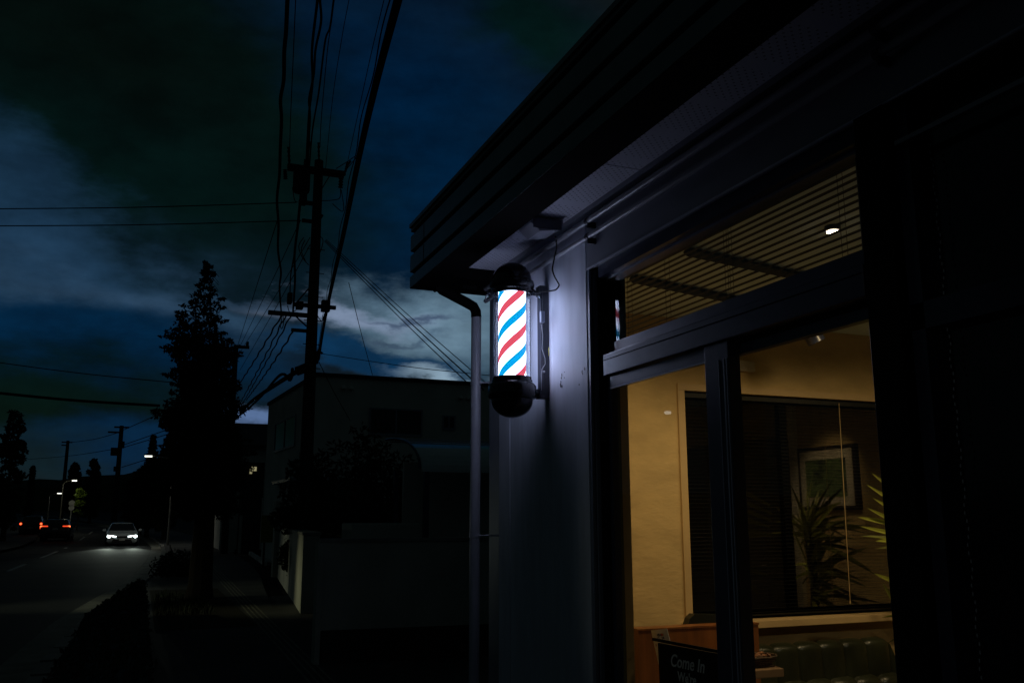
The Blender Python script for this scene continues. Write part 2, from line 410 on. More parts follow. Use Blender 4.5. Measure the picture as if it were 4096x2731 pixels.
# distant wooded hill
b = MB(); pr = None; random.seed(3)
HP = [(-900, 9), (-300, 9), (-120, 9.5), (-60, 10), (-30, 11), (-10, 12.5), (5, 15), (25, 20), (60, 26), (140, 30), (400, 24), (900, 18)]
vs_ = []
for i in range(241):
    x = -600+i*5.0
    for (a, c) in zip(HP, HP[1:]):
        if a[0] <= x <= c[0]: h = a[1]+(c[1]-a[1])*(x-a[0])/(c[0]-a[0])
    h += random.uniform(-.5, .5)
    row = [b.b.verts.new((x, 240, 2)), b.b.verts.new((x, 252, h*.8)), b.b.verts.new((x, 262, h)), b.b.verts.new((x, 330, h*1.02)), b.b.verts.new((x, 420, 2))]
    if pr:
        for k in range(4): b.b.faces.new((pr[k], row[k], row[k+1], pr[k+1]))
    pr = row
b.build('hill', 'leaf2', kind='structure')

# ================================================================ THE SHOP
shop = empty('barber_shop', (2.0, 3.0, 0), 'white panelled shop with deep dark eaves, glazed entrance and warm lit interior', 'shop')
ZS = 3.128
MB().box(2.0, 2.16, 3.943, 4.966, 0, ZS-.001).build('wall_panel', 'white', shop)
MB().box(2.0, 2.16, 4.978, 5.150, 0, ZS-.001).build('wall_panel', 'white', shop)
MB().prism([(2.006, 5.160, 0), (2.016, 5.362, 0), (2.2, 5.362, 0), (2.16, 5.162, 0)], (0, 0, ZS-.001)).build('corner_trim', 'lintel', shop)
box('wall_core', 'black', 2.02, 2.15, 3.95, 5.30, 0, ZS-.01, shop)
# paint chips on the panel
random.seed(12)
for (px, py, s) in [(2247, 1500, 5), (2245, 1512, 4), (2243, 1528, 5), (2242, 1541, 7), (2248, 1545, 5), (2257, 1488, 2), (2257, 1510, 2), (2316, 1538, 3), (2328, 1487, 4), (2338, 1475, 5), (2330, 1495, 3)]:
    c = atX(px, py, 1.9985); r_ = s*.00115; pts = []
    for k in range(7):
        a = k*2*math.pi/7; q = r_*random.uniform(.6, 1.3); pts.append((1.9985, c.y+q*math.cos(a), c.z+q*1.7*math.sin(a)))
    MB().prism(pts, (.0012, 0, 0)).build('paint_chip', 'rail', shop)
# lintel panel
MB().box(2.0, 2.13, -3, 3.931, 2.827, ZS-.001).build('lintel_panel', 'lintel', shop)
b = MB(); b.box(1.992, 2.0005, -3, 3.931, 2.822, 2.829); b.build('drip_edge', 'white', shop)
# soffit boards with a joint
yj = atZ(2421, 657, ZS).y
MB().box(1.69, 2.02, yj+.004, 5.14, ZS, ZS+.02).build('soffit_board', 'soffit', shop)
MB().box(1.69, 2.02, -3, yj-.004, ZS, ZS+.02).build('soffit_board', 'soffit', shop)
MB().box(1.965, 1.999, -3, 5.1, ZS-.028, ZS-.001).build('cornice_strip', 'lintel', shop)
# fascia profile with three shadow grooves
zb, zt, xf, xi = 3.058, 3.462, 1.512, 1.70
prof = [(xi, zb), (xf, zb)]
for g in (3.132, 3.272, 3.406): prof += [(xf, g), (xf+.035, g+.003), (xf+.035, g+.027), (xf+.004, g+.032), (xf, g+.036)]
prof += [(xf, zt), (xf-.012, zt), (xf-.012, zt+.025), (xi, zt+.025)]
MB().prism([(x, -3, z) for x, z in prof], (0, 8.5, 0)).build('fascia', 'fascia', shop)
b = MB()
for g in (3.132, 3.272, 3.406): b.box(xf+.022, xf+.037, -2.99, 5.49, g+.0045, g+.0255)
b.build('fascia_groove', 'black', shop)
b = MB(); yg = atX(1694, 1020, xf).y
b.box(xf-.0015, xf+.01, yg-.002, yg+.002, 3.16, 3.27); b.box(xf-.0015, xf+.01, yg-.002, yg+.002, 3.305, 3.40); b.build('fascia_joint', 'black', shop)
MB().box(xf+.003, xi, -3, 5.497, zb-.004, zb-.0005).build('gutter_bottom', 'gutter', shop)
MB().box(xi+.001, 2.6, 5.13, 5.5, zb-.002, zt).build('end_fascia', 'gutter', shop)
MB().box(1.60, 7.2, -3.2, 5.48, zt+.03, zt+.10).build('roof', 'roofdark', shop)
# little vent on the end fascia's inner face
c = atY(1870, 1150, 5.12)
MB().box(c.x-.03, c.x+.06, 5.118, 5.131, c.z-.012, c.z+.014).build('vent_grille', 'gutter', shop)
# downspout
dp = (1.945, 5.425)
o1 = atY(1742, 1132, 5.40)
pts = [(o1.x-.01, 5.40, zb-.003), (o1.x+.02, 5.402, o1.z-.02), (1.70, 5.405, 3.045), (1.88, 5.42, 2.975), (1.925, 5.424, 2.955), (1.942, 5.425, 2.925), (dp[0], dp[1], 2.885)]
ds = MB().tube([(dp[0], dp[1], 2.90), (dp[0], dp[1], 0.0)], .0325, 20).build('downspout', 'pipe', shop, smooth=True)
MB().tube(pts, .034, 16).build('elbow', 'gutter', ds, smooth=True)
for z in (2.45, 1.49):
    MB().lathe([(.034, z-.012), (.0365, z-.012), (.0365, z+.012), (.034, z+.012)], (dp[0], dp[1], 0), 20).tube([(dp[0], dp[1]-.03, z), (2.05, 5.355, z)], .006, 6).build('clamp', 'pipe', ds)
# conduits along the wall head
for (z, r_) in ((3.049, .0145), (2.968, .0135)):
    pp = MB().tube([(1.962, -3, z), (1.962, 5.30, z)], r_, 14).build('conduit', 'conduit', shop, smooth=True)
    for yy in (3.835, 1.9):
        MB().tube([(1.962, yy-.012, z), (1.962, yy+.012, z)], r_+.004, 14).box(1.955, 2.0, yy-.012, yy+.0, z-.038, z-.008).build('pipe_clip', 'rail', pp)

# --- door / transom assembly
fr = MB().box(2.004, 2.019, 3.916, 3.942, 0, 2.824).box(2.025, 2.044, 3.906, 3.942, 0, 2.824).build('door_frame', 'frame2', shop)
MB().box(2.046, 2.17, 3.846, 3.942, 2.28, 2.824).box(2.046, 2.098, 3.846, 3.942, 0, 2.279).build('door_jamb', 'black', shop)
MB().box(2.02, 2.15, 1.9, 3.845, 2.765, 2.826).build('head_frame', 'frame', shop)
MB().box(2.06, 2.118, 1.9, 3.845, 2.755, 2.775).build('head_bead', 'frame2', shop)
tw = empty('transom_window', (2.12, 3.0, 2.45)); tw.parent = shop; tw.location = Vector((2.12, 3.0, 2.45))-ORG[shop.name]; ORG[tw.name] = Vector((2.12, 3.0, 2.45))
MB().box(2.078, 2.083, 2.12, 3.845, 2.43, 2.765).build('pane', 'transomglass', tw)
MB().box(2.072, 2.15, 2.11, 3.844, 2.380, 2.437, .003).build('sill_rail', 'frame', tw)
MB().box(2.090, 2.15, 2.08, 2.158, 2.443, 2.764).build('frame', 'frame', tw)
ad = MB().box(2.035, 2.15, 2.105, 3.843, 2.272, 2.377, .004).build('door_operator_beam', 'frame', shop)
MB().box(2.033, 2.0365, 2.11, 3.84, 2.347, 2.350).build('seam', 'black', ad)
# fixed leaf
fl = MB().box(2.058, 2.095, 2.90, 3.842, 2.212, 2.269, .002).box(2.058, 2.095, 3.812, 3.842, 0, 2.212, .002).box(2.045, 2.10, 2.842, 2.998, 0, 2.2685, .002).box(2.058, 2.095, 2.999, 3.812, .02, .14).build('fixed_leaf', 'frame', shop)
MB().box(2.050, 2.0575, 2.99, 3.81, 2.205, 2.2115).build('glazing_bead', 'frame2', fl)
MB().box(2.041, 2.0445, 2.900, 2.904, .1, 2.2).box(2.04, 2.0445, 2.862, 2.870, .1, 2.2).box(2.04, 2.0445, 2.846, 2.851, .1, 2.2).build('stile_groove', 'frame2', fl)
MB().box(2.075, 2.081, 2.98, 3.815, .13, 2.22).build('pane', 'glass', fl)
MB().box(2.099, 2.128, 3.848, 3.90, .0, 2.26).build('inner_stile', 'greenframe', fl)
# sliding leaf
sl = MB().box(2.105, 2.14, 2.053, 2.955, 2.219, 2.2705).box(2.102, 2.14, 2.956, 3.01, 0, 2.209, .002).box(2.102, 2.14, 2.053, 2.168, 0, 2.209, .002).build('sliding_leaf', 'frame', shop)
MB().box(2.120, 2.126, 2.16, 2.96, .13, 2.23).build('pane', 'glass', sl)
# inner reveal lining
MB().box(2.130, 2.172, 3.850, 3.90, .05, 2.75).build('reveal_lining', 'trim', shop)
# right hand jamb and the next window bay
MB().box(1.99, 2.17, 1.93, 2.052, 0, 2.826, .003).build('mullion_post', 'black', shop)
z2 = atX(3661, 1255, 2.03).z
bay = empty('side_bay_window', (2.05, 1.0, 0)); bay.parent = shop; bay.location = Vector((2.05, 1.0, 0))-ORG[shop.name]; ORG[bay.name] = Vector((2.05, 1.0, 0))
MB().box(2.03, 2.15, -3, 1.93, z2-.05, z2+.03, .002).box(2.03, 2.15, -3, 1.93, 0, .3).box(2.03, 2.15, 1.88, 1.93, .3, 2.82).build('frame', 'frame', bay)
MB().box(2.08, 2.086, -3, 1.88, .3, z2-.05).box(2.08, 2.086, -3, 1.88, z2+.03, 2.82).build('pane', 'darkglass', bay)
MB().box(2.0, 2.025, -2.9, 1.905, 2.682, 2.696).build('blind_rail', 'conduit', bay)
MB().box(2.087, 2.12, -3, 1.88, .3, 2.82).build('roller_blind', 'black', bay)
b = MB(); z = 2.66; k = 0
while z > .4:
    yy = 1.825+.004*math.sin(k*1.3); b.lathe([(0, -.006), (.0022, -.004), (.0022, .004), (0, .006)], (2.055, yy, z), 6); z -= .021; k += 1
b.build('bead_chain', 'conduit', bay)

# --- interior shell
MB().box(2.15, 3.345, 5.20, 5.36, 0, 2.95).box(3.345, 6.5, 5.20, 5.36, 2.465, 2.95).box(3.345, 6.5, 5.20, 5.36, 0, .895).box(5.95, 6.5, 5.20, 5.36, .895, 2.465).build('end_wall', 'plaster', shop)
MB().box(6.35, 6.5, -3, 5.20, 0, 2.95).build('back_wall', 'plaster', shop)
MB().box(2.17, 6.5, -3.1, -3, 0, 2.95).build('near_wall', 'plaster', shop)
MB().box(2.162, 2.171, 3.96, 5.2, .05, 2.95).box(2.15, 2.185, 1.93, 3.9, 2.84, 2.95).build('inner_lining', 'plaster', shop)
MB().box(2.13, 6.5, -3.1, 5.36, 2.95, 3.05).build('ceiling', 'ceil', shop)
MB().box(2.10, 6.5, -3.1, 5.36, 0.0, .05).build('floor', 'floor', shop)
a_, c_ = atY(2925, 1438, 5.17), atY(3020, 1487, 5.17)
MB().box(a_.x, c_.x, 5.165, 5.199, c_.z, a_.z, .006).box(a_.x+.02, c_.x-.02, 5.160, 5.1645, c_.z+.02, c_.z+.03).build('wall_vent', 'mount', shop)
# end window
ew = empty('end_window', (4.6, 5.25, .9)); ew.parent = shop; ew.location = Vector((4.6, 5.25, .9))-ORG[shop.name]; ORG[ew.name] = Vector((4.6, 5.25, .9))
x0, x1, za, zc = 3.365, 5.93, .93, 2.447
MB().box(x0-.052, x0, 5.186, 5.32, za, zc-.001).box(x0-.052, x1+.05, 5.186, 5.32, zc, zc+.045).box(x1, x1+.05, 5.186, 5.32, za, zc-.001).build('trim', 'trim', ew)
MB().box(x0-.08, x1+.08, 5.10, 5.32, za-.045, za, .003).build('sill', 'trim', ew)
xm = atY(3150, 2000, 5.27).x
MB().box(x0, x1, 5.27, 5.31, za, za+.05).box(x0, x1, 5.27, 5.31, zc-.05, zc).box(xm-.035, xm+.025, 5.265, 5.312, za, zc).box(x0, x0+.035, 5.27, 5.31, za, zc).build('sash', 'black', ew)
MB().box(x0, x1, 5.288, 5.292, za, zc).build('pane', 'backglass', ew)
MB().box(x0-.03, x1+.03, 5.34, 5.356, za-.03, zc+.01).build('dark_backing', 'black', ew)  # black sheet added to stand for the darkness outside

def blind(name, label, x0, x1, y, z0, z1, pitch, wid, m, cords, along='x', tilt=0):
    base = ((x0+x1)/2, y, z0) if along == 'x' else (y, (x0+x1)/2, z0)
    root = empty(name, base, label, 'window blind')
    b = MB(); z = z0; n = 0
    ct, st = math.cos(tilt)*wid/2, math.sin(tilt)*wid/2
    while z < z1-.01:
        sg = .0006*math.sin(n*2.1); h = .0003
        if along == 'x': b.prism([(x0, y-ct, z-st+sg), (x0, y, z+.0008+sg), (x0, y+ct, z+st+sg), (x0, y+ct, z+st+h+sg), (x0, y, z+.0008+h+sg), (x0, y-ct, z-st+h+sg)], (x1-x0, 0, 0))
        else: b.prism([(y-ct, x0, z-st+sg), (y, x0, z+.0008+sg), (y+ct, x0, z+st+sg), (y+ct, x0, z+st+h+sg), (y, x0, z+.0008+h+sg), (y-ct, x0, z-st+h+sg)], (0, x1-x0, 0))
        z += pitch; n += 1
    b.build('slats', m, root)
    if along == 'x': MB().box(x0, x1, y-.015, y+.015, z1-.012, z1+.018).build('head_rail', m, root); MB().box(x0, x1, y-.012, y+.012, z0-.022, z0-.012).build('bottom_rail', m, root)
    else: MB().box(y-.015, y+.015, x0, x1, z1-.008, z1+.012).build('head_rail', m, root); MB().box(y-.012, y+.012, x0, x1, z0-.022, z0-.012).build('bottom_rail', m, root)
    for c in cords:
        b = MB()
        for dy in (-wid/2-.001, wid/2+.001):
            p = (lambda z_: (c, y+dy, z_)) if along == 'x' else (lambda z_: (y+dy, c, z_))
            b.tube([p(z0-.015), p(z1)], .0009, 5)
        b.build('ladder_cord', m, root)
    return root
blind('venetian_blind', 'wide dark slatted blind over the dark window inside the lit waiting area', x0+.01, x1-.01, 5.235, za+.04, zc-.03, .0249, .017, 'slat', (3.75, 4.55, 5.3))
blind('venetian_blind', 'open slatted blind behind the narrow pane above the entrance door', 2.14, 3.84, 2.17, 2.465, 2.79, .026, .022, 'slat2', (2.32, 2.97, 2.99, 3.45, 3.80), 'y')
b = MB(); pc = atY(3368, 1700, 5.20)
b.tube([(atY(3368, 1650, 5.18).x, 5.205, 2.42), (atY(3415, 2460, 5.18).x, 5.205, 1.02)], .0022, 6).lathe([(0, 0), (.006, .004), (.004, .02), (0, .022)], (atY(3415, 2460, 5.18).x, 5.205, 1.0), 8)
b.build('pull_cord', 'trim', bpy.data.objects['venetian_blind'])

# ceiling tracks + spotlights
for k, (a, c) in enumerate((((2518, 1112), (3000, 1212)), ((2736, 1003), (3220, 1110)))):
    p, q = atZ(*a, 2.925), atZ(*c, 2.925); d = (q-p)
    MB().tube([p+d*.02, q+d*.35], .026, 4).build('ceiling_track', 'blackleather', label=('dark lighting track on the shop ceiling, nearer the door' if k else 'dark lighting track on the shop ceiling, nearer the barber pole'), cat='track', org=(p.x, p.y, 2.9))
def spot(px, py, z, label, h=.10, r_=.042, tilt=(0, 0), lit=True):
    c = atZ(px, py, z); root = empty('ceiling_spotlight', (c.x, c.y, z), label, 'spotlight')
    top = Vector((tilt[0], tilt[1], h))
    MB().tube([(0, 0, 0), top], r_, 20).build('housing', 'frame', root, local=True, smooth=True)
    MB().tube([top*.8, top*.8+Vector((0, 0, 2.95-z-h*.8))], .012, 8).build('stem', 'frame', root, local=True)
    if lit: MB().tube([Vector((0, 0, 0))-top.normalized()*.002, Vector((0, 0, 0))-top.normalized()*.006], r_*.75, 20).build('bulb', 'bulb', root, local=True)
    return root
MT['bulb'] = emit('spot_bulb', (1, .80, .55), 14)
spot(3268, 1370, 2.70, 'black cylinder spotlight hanging under the ceiling above the sofa', .17, .058, (-.075, .03), False)
spot(3330, 925, 2.925, 'glowing ceiling spotlight seen between the slats above the door', .024, .036, (.0, .0))
def lamp(kind, loc, power, col, size=.05, aim=None, angle=100, blend=.8):
    l = bpy.data.lights.new('light', kind); l.energy = power; l.color = col
    if kind == 'SPOT': l.spot_size = R(angle); l.spot_blend = blend
    if kind == 'AREA': l.size = size
    else: l.shadow_soft_size = size
    o = bpy.data.objects.new('light', l); C.objects.link(o); o.location = loc
    if aim is not None: o.rotation_euler = (Vector(aim)-Vector(loc)).to_track_quat('-Z', 'Y').to_euler()
    return o
def py_on_back(px):
    d = ray(px, 1850); Ym = 6.33*d.y/d.x; return 2*5.29-Ym
WARM = (1.0, .74, .38)
for (p_, a_, w_, an) in (((2.80, 4.1, 2.80), (2.72, 4.85, .6), 25, 138), ((3.9, 4.05, 2.80), (3.95, 4.8, .6), 26, 138), ((5.0, 3.9, 2.80), (4.9, 4.6, .9), 27, 138), ((4.2, 2.2, 2.80), (4.6, 2.6, 0), 22, 140), ((4.9, .4, 2.80), (5.2, .2, 0), 18, 140)):
    lamp('SPOT', p_, w_, WARM if p_[1] > 3 else (1.0, .86, .60), .05, a_, an, .9)
lamp('SPOT', (5.3, 3.9, 2.84), 34, WARM, .05, (6.33, (py_on_back(3200)+py_on_back(3432))/2, 1.9), 42, 1)  # extra spot without a fixture, added to brighten the framed picture
# --- reception counter
cc = atZ(2553, 2515, 1.0); xr = atY(3036, 2560, cc.y).x
ct = empty('reception_counter', (cc.x, cc.y, .05), 'brown wooden reception counter behind the entrance door glass', 'counter')
MB().box(cc.x, xr, cc.y, cc.y+.09, .05, .99).build('cabinet', 'wood', ct)
MB().box(cc.x-.004, xr+.004, cc.y-.004, cc.y+.095, .9905, 1.0).build('counter_top', 'wood', ct)
MB().box(cc.x+.02, xr-.02, cc.y+.095, cc.y+.34, .70, .74).build('desk_top', 'darkwood', ct)
s0, s1 = atY(2965, 2668, cc.y-.22), atY(3126, 2668, cc.y-.22)
sh = MB().box(cc.x+.3, s1.x, cc.y-.24, cc.y-.005, s1.z-.045, s1.z, .006).build('side_shelf', 'woodlight', ct)
zs_ = s1.z
# wicker basket on the shelf
bk = empty('wicker_basket', (atY(3020, 2650, cc.y-.12).x, cc.y-.12, zs_), 'low dark wicker basket of wrapped sweets on the counter shelf', 'basket')
bb = MB(); n = 18
for k in range(5):
    z = .006+k*.012; w = .10+k*.008; d = .06+k*.007
    bb.tube([(w*math.cos(t)*(1+.0*k), d*math.sin(t), z+.002*math.sin(t*9+k)) for t in [2*math.pi*i/24 for i in range(25)]], .006, 5, False)
bb.box(-.10, .10, -.06, .06, 0.0, .006)
bb.build('body', 'wicker', bk, local=True)
bb = MB(); random.seed(5)
for k in range(26):
    a, r_ = random.uniform(0, 6.28), random.uniform(0, .08); c = Vector((r_*math.cos(a)*1.2, r_*math.sin(a)*.7, .045+random.uniform(0, .02)))
    d = Vector((random.uniform(-1, 1), random.uniform(-1, 1), random.uniform(-.3, .5))).normalized()*.022
    bb.tube([c-d, c-d*.4, c+d*.4, c+d], [.003, .009, .009, .003], 6)
bb.build('sweets', 'pulp', bk, local=True)
# swivel chair behind the counter
c = atY(2850, 2480, 4.95)
ch = empty('swivel_chair', (c.x, 4.85, .05), 'black vinyl chair with rounded back just behind the counter top', 'chair')
xl = atY(2745, 2480, 4.95).x; zt_ = atY(2800, 2452, 4.95).z
pts = [(xl, .55), (xl, zt_-.06), (xl+.015, zt_-.025), (xl+.05, zt_), (xl+.42, zt_-.02), (xl+.46, zt_-.06), (xl+.46, .55)]
MB().prism([(x, 4.93, z) for x, z in pts], (0, .06, 0)).build('backrest', 'blackleather', ch)
MB().box(xl+.02, xl+.44, 4.60, 4.92, .47, .54, .02).build('seat', 'blackleather', ch)
MB().tube([(xl+.23, 4.76, .08), (xl+.23, 4.76, .48)], .03, 10).box(xl+.03, xl+.43, 4.74, 4.78, .06, .09).box(xl+.21, xl+.25, 4.58, 4.95, .051, .085).build('base', 'frame2', ch)
# --- bench sofa against the end wall
sofaY = 5.02; sx0 = 3.42; sx1 = atY(3506, 2548, sofaY).x; st = atY(3300, 2562, sofaY).z
sf = empty('bench_sofa', ((sx0+sx1)/2, sofaY, .05), 'dark green leather bench with channelled upright back under the window', 'sofa')
def channel(name, x0, x1, nch, prof_fn, rnd, parent, m='leather', seg=10, edge=.0):
    """prof_fn(t)->(y,z) along height; channels bulge toward -y"""
    b = bmesh.new(); cols = []
    NX = nch*seg; rows = 14
    for i in range(NX+1):
        u = i/NX; x = x0+(x1-x0)*u; ph = (u*nch) % 1.0
        bul = (4*ph*(1-ph))**.45
        col_ = []
        for j in range(rows+1):
            t = j/rows; y, z, nx = prof_fn(t)
            ed = 1.0
            k = rnd*bul*ed
            xx = x + (t-.5)*edge*u
            col_.append(b.verts.new((xx, y-k*nx[0], z+k*nx[1])))
        cols.append(col_)
    for A, B in zip(cols, cols[1:]):
        for j in range(rows): b.faces.new((A[j], B[j], B[j+1], A[j+1]))
    x_ = MB(); x_.b.free(); x_.b = b
    return x_.build(name, m, parent, smooth=True)
def upper(t):
    if t < .8: return sofaY-.115+.02*t, st-.235+.26*t, (1, 0)
    a = (t-.8)/.2*math.pi/2
    return sofaY-.099+.05*(1-math.cos(a))*1.2, st-.027+.027*math.sin(a), (math.cos(a), math.sin(a))
b_up = channel('back_cushion', sx0, sx1, 7, upper, .017, sf, edge=-.0)
def lower(t):
    if t < .8: return sofaY-.185+.015*t, st-.50+.30*t, (1, .1)
    a = (t-.8)/.2*math.pi/2
    return sofaY-.173+.07*(1-math.cos(a)), st-.26+.035*math.sin(a), (math.cos(a), math.sin(a))
channel('lumbar_cushion', sx0, sx1+.05, 7, lower, .024, sf)
MB().box(sx0, sx1-.015, sofaY-.045, sofaY+.05, .05, st-.012, .012).build('back_board', 'leather', sf)
MB().box(sx0, sx1+.03, sofaY-.62, sofaY-.10, .36, .47, .03).build('seat', 'leather', sf)
MB().box(sx0+.02, sx1, sofaY-.58, sofaY-.1, .06, .36).build('base', 'blackleather', sf)
MB().prism([(sx1-.005, sofaY-.09, st-.01), (sx1+.03, sofaY-.09, st-.035), (sx1+.05, sofaY-.10, st-.10), (sx1+.075, sofaY-.13, st-.20), (sx1+.10, sofaY-.16, st-.30), (sx1+.10, sofaY-.16, .1), (sx1-.005, sofaY-.09, .1)], (0, .12, 0)).build('side_panel', 'leather', sf)
MB().box(sx1+.16, sx1+.62, sofaY-.62, sofaY-.16, .05, .60, .03).build('upholstered_stool', 'blackleather', label='dark upholstered cube seat at the right end of the green bench', cat='stool')

# --- yucca
def leafblade(b, base, tip, w, droop=.0, face=(0, 0, 1)):
    base, tip = Vector(base), Vector(tip); d = tip-base; s = d.cross(Vector(face)).normalized()
    if s.length < .1: s = Vector((1, 0, 0))
    nb = d.cross(s).normalized(); prev = None; n = 7
    for i in range(n+1):
        t = i/n; p = base+d*t + Vector((0, 0, -droop*t*t*d.length)); ww = w*math.sin(math.pi*min(1, .12+t*.88))**.8*(1 if t < .98 else 0)
        l, c_, r_ = b.b.verts.new(p-s*ww), b.b.verts.new(p+nb*ww*.35), b.b.verts.new(p+s*ww)
        if prev: b.b.faces.new((prev[0], prev[1], c_, l)); b.b.faces.new((prev[1], prev[2], r_, c_))
        prev = (l, c_, r_)
PY = 4.62; pc = Vector((4.98, PY, 0))
yc = empty('yucca_plant', (pc.x, PY, .05), 'spiky yucca with yellow-lit leaf blades at the right edge of the door glass', 'plant')
b = MB(); b.lathe([(0, .05), (.13, .05), (.17, .36), (.18, .38), (.15, .38), (.14, .33), (0, .33)], (pc.x, PY, 0), 24); b.build('pot', 'pot', yc, smooth=True)
MB().tube([(pc.x, PY, .3), (pc.x+.02, PY+.01, 1.05), (pc.x, PY, 1.5)], .035, 10).build('stem', 'bark', yc)
b = MB(); random.seed(21)
for (bx, by, tx, ty) in [((3640), 2010, 3485, 1890), ((3650), 2050, 3465, 1937), (3650, 2085, 3490, 1990), ((3640), 2115, 3468, 2030), ((3600), 2098, 3430, 2067), ((3650), 2150, 3440, 2104), ((3650), 2155, 3500, 2163), (3640, 2350, 3495, 2292), (3600, 2440, 3530, 2330)]:
    leafblade(b, atY(bx, by, PY-.05), atY(tx, ty, PY-.12), .017, 0, (-.5, -1, .5))
for k in range(150):
    z = random.choice((1.05, 1.5, 1.5, 1.25))+random.uniform(-.12, .08); a = random.uniform(0, 6.28); e = random.uniform(-.5, 1.2); L = random.uniform(.36, .58)
    d = Vector((math.cos(a)*math.cos(e), math.sin(a)*math.cos(e), math.sin(e)))
    if d.x < -.1 and d.y < .6 : continue
    leafblade(b, (pc.x, PY, z), Vector((pc.x, PY, z))+d*L, .019, .15, (random.uniform(-1, 1), random.uniform(-1, 1), .6))
for k in range(10):
    a = random.uniform(2.2, 4.2); leafblade(b, (pc.x, PY, .9), (pc.x+.30*math.cos(a), PY+.30*math.sin(a), .70+random.uniform(-.12, .05)), .015, .2)
b.build('leaves', 'yucca', yc)
# picture, cabinet on the back wall (seen reflected in the dark window glass)
pf = empty('framed_picture', (6.33, 3.9, 1.9), 'framed green print on the ochre back wall, seen reflected in the dark window', 'picture')
ya, yb = py_on_back(3200), py_on_back(3432)
zp = lambda py, px: EYE.z + ray(px, py).z*(6.33/ray(px, py).x)
ztop, zbt = zp(1785, 3300), zp(2040, 3300)
y_lo, y_hi = min(ya, yb), max(ya, yb)
MB().box(6.30, 6.349, y_lo, y_hi, zbt, ztop).build('frame', 'darkwood', pf)
MB().box(6.294, 6.2995, y_lo+.04, y_hi-.04, zbt+.04, ztop-.04).build('mount', 'mount', pf)
MB().box(6.288, 6.2935, y_lo+.13, y_hi-.13, zbt+.13, ztop-.13).build('print', 'picture', pf)
ys_ = py_on_back(3178)
MB().box(5.95, 6.345, ys_-1.6, ys_-.05, .05, 2.4).build('tall_cabinet', 'darkwood', label='tall dark wooden cabinet against the back wall of the shop', cat='cabinet')
MB().box(6.30, 6.349, ys_-.045, ys_+.045, .05, 2.94).build('door_casing', 'paper', shop)

# --- signs behind the fixed door leaf
SX = 2.21
sg = empty('welcome_board', (SX, 3.3, .5), 'black board with Come In chalk lettering hung behind the door glass', 'sign')
tl = atX(2631, 2569, SX); rot = R(-2.2)
xd = Vector((0, -math.cos(rot), math.sin(rot))); yd = Vector((0, -math.sin(rot)*-1*-1, math.cos(rot)))
xd = (atX(2862, 2611, SX)-tl).normalized(); yd = Vector((0, -xd.z, abs(xd.y)))
if yd.z < 0: yd = -yd
yd = Vector((1, 0, 0)).cross(xd); yd = yd if yd.z > 0 else -yd
tr_ = tl+xd*.62; bl, br = tl-yd*.42, tr_-yd*.42
MB().prism([tl, tr_, br, bl], (.012, 0, 0)).build('board', 'board', sg)
o2 = atX(2608, 2549, SX+.03); x2 = (atX(2865, 2597, SX+.03)-o2).normalized()
MB().prism([o2, o2+x2*.66, o2+x2*.66-yd*.013, o2-yd*.013], (.01, 0, 0)).build('hanging_bar', 'board', sg)
FRT = Vector((-.003, 0, 0))
p = atX(2683, 2660, SX); text('Come In', 'lettering', 'chalk', sg, p+FRT, xd, yd, .074, .28, 1.02, .0012)
p = atX(2713, 2720, SX); text("We're", 'lettering', 'chalk', sg, p+FRT, xd, yd, .056, .1, 1.0, .0012)
p = atX(2672, 2800, SX); text('OPEN', 'lettering', 'chalk', sg, p+FRT, xd, yd, .11, .1, 1.0, .0012)
# payment notice
PX_ = 2.30
A, B_, Cc, D_ = atX(2604, 2519, PX_), atX(2666, 2512, PX_), atX(2690, 2600, PX_), atX(2622, 2610, PX_)
pn = empty('payment_notice', (PX_, A.y, A.z-.3), 'white card listing payment marks tucked behind the black welcome board', 'notice')
E_ = atX(2634, 2655, PX_)
MB().prism([A, B_, Cc, atX(2700, 2660, PX_), E_], (.003, 0, 0)).build('card', 'paper', pn)
xq = (B_-A).normalized(); yq = (A-D_).normalized(); yq = (yq - xq*yq.dot(xq)).normalized()
F2 = Vector((-.001, 0, 0))
text('VISA', 'lettering', 'ink', pn, atX(2629, 2544, PX_)+F2, xq, yq, .018, .2)
text('iD', 'lettering', 'ink', pn, atX(2631, 2557, PX_)+F2, xq, yq, .018)
text('JCB', 'lettering', 'ink', pn, atX(2648, 2554, PX_)+F2, xq, yq, .014)
for (px, m) in ((2646, 'red'), (2651, 'orange')):
    c = atX(px, 2537, PX_-(.001 if m == 'red' else .0015)); MB().prism([c+Vector((0, .0055*math.cos(a), .0065*math.sin(a))) for a in [k*math.pi/8 for k in range(16)]], (.0005, 0, 0)).build('card_mark', m, pn)
text('R', 'lettering', 'red', pn, atX(2624, 2583, PX_)+F2, xq, yq, .015)
MB().box(2.28, 2.62, 4.0, 4.25, .05, .74).build('side_table', 'blackleather', label='low dark table behind the welcome board beside the counter', cat='table')

# ================================================================ BARBER POLE
BX, BY = 1.795, 4.43
def bz(py): return atY(2043, py, BY).z
bp = empty('barber_pole', (BX, BY, bz(1670)), 'lit barber pole with red, white and blue stripes between black domes', 'barber pole')
zg0, zg1 = bz(1512), bz(1176)
dr = MB().lathe([(.0745, -(zg1-zg0)/2-.02), (.0745, (zg1-zg0)/2+.02)], (BX, BY, (zg0+zg1)/2), 64).build('striped_drum', 'stripe', bp, smooth=True, org=(BX, BY, (zg0+zg1)/2))
MB().lathe([(.103, zg0-.02), (.103, zg1+.02), (.1015, zg1+.02), (.1015, zg0-.02), (.103, zg0-.02)], (BX, BY, 0), 64).build('clear_tube', 'tube', bp, smooth=True)
zt1 = bz(1052)
def hemi(r, z0, h, n=12, up_=1):
    return [(r*math.cos(k/n*math.pi/2), z0+up_*h*math.sin(k/n*math.pi/2)) for k in range(n+1)]
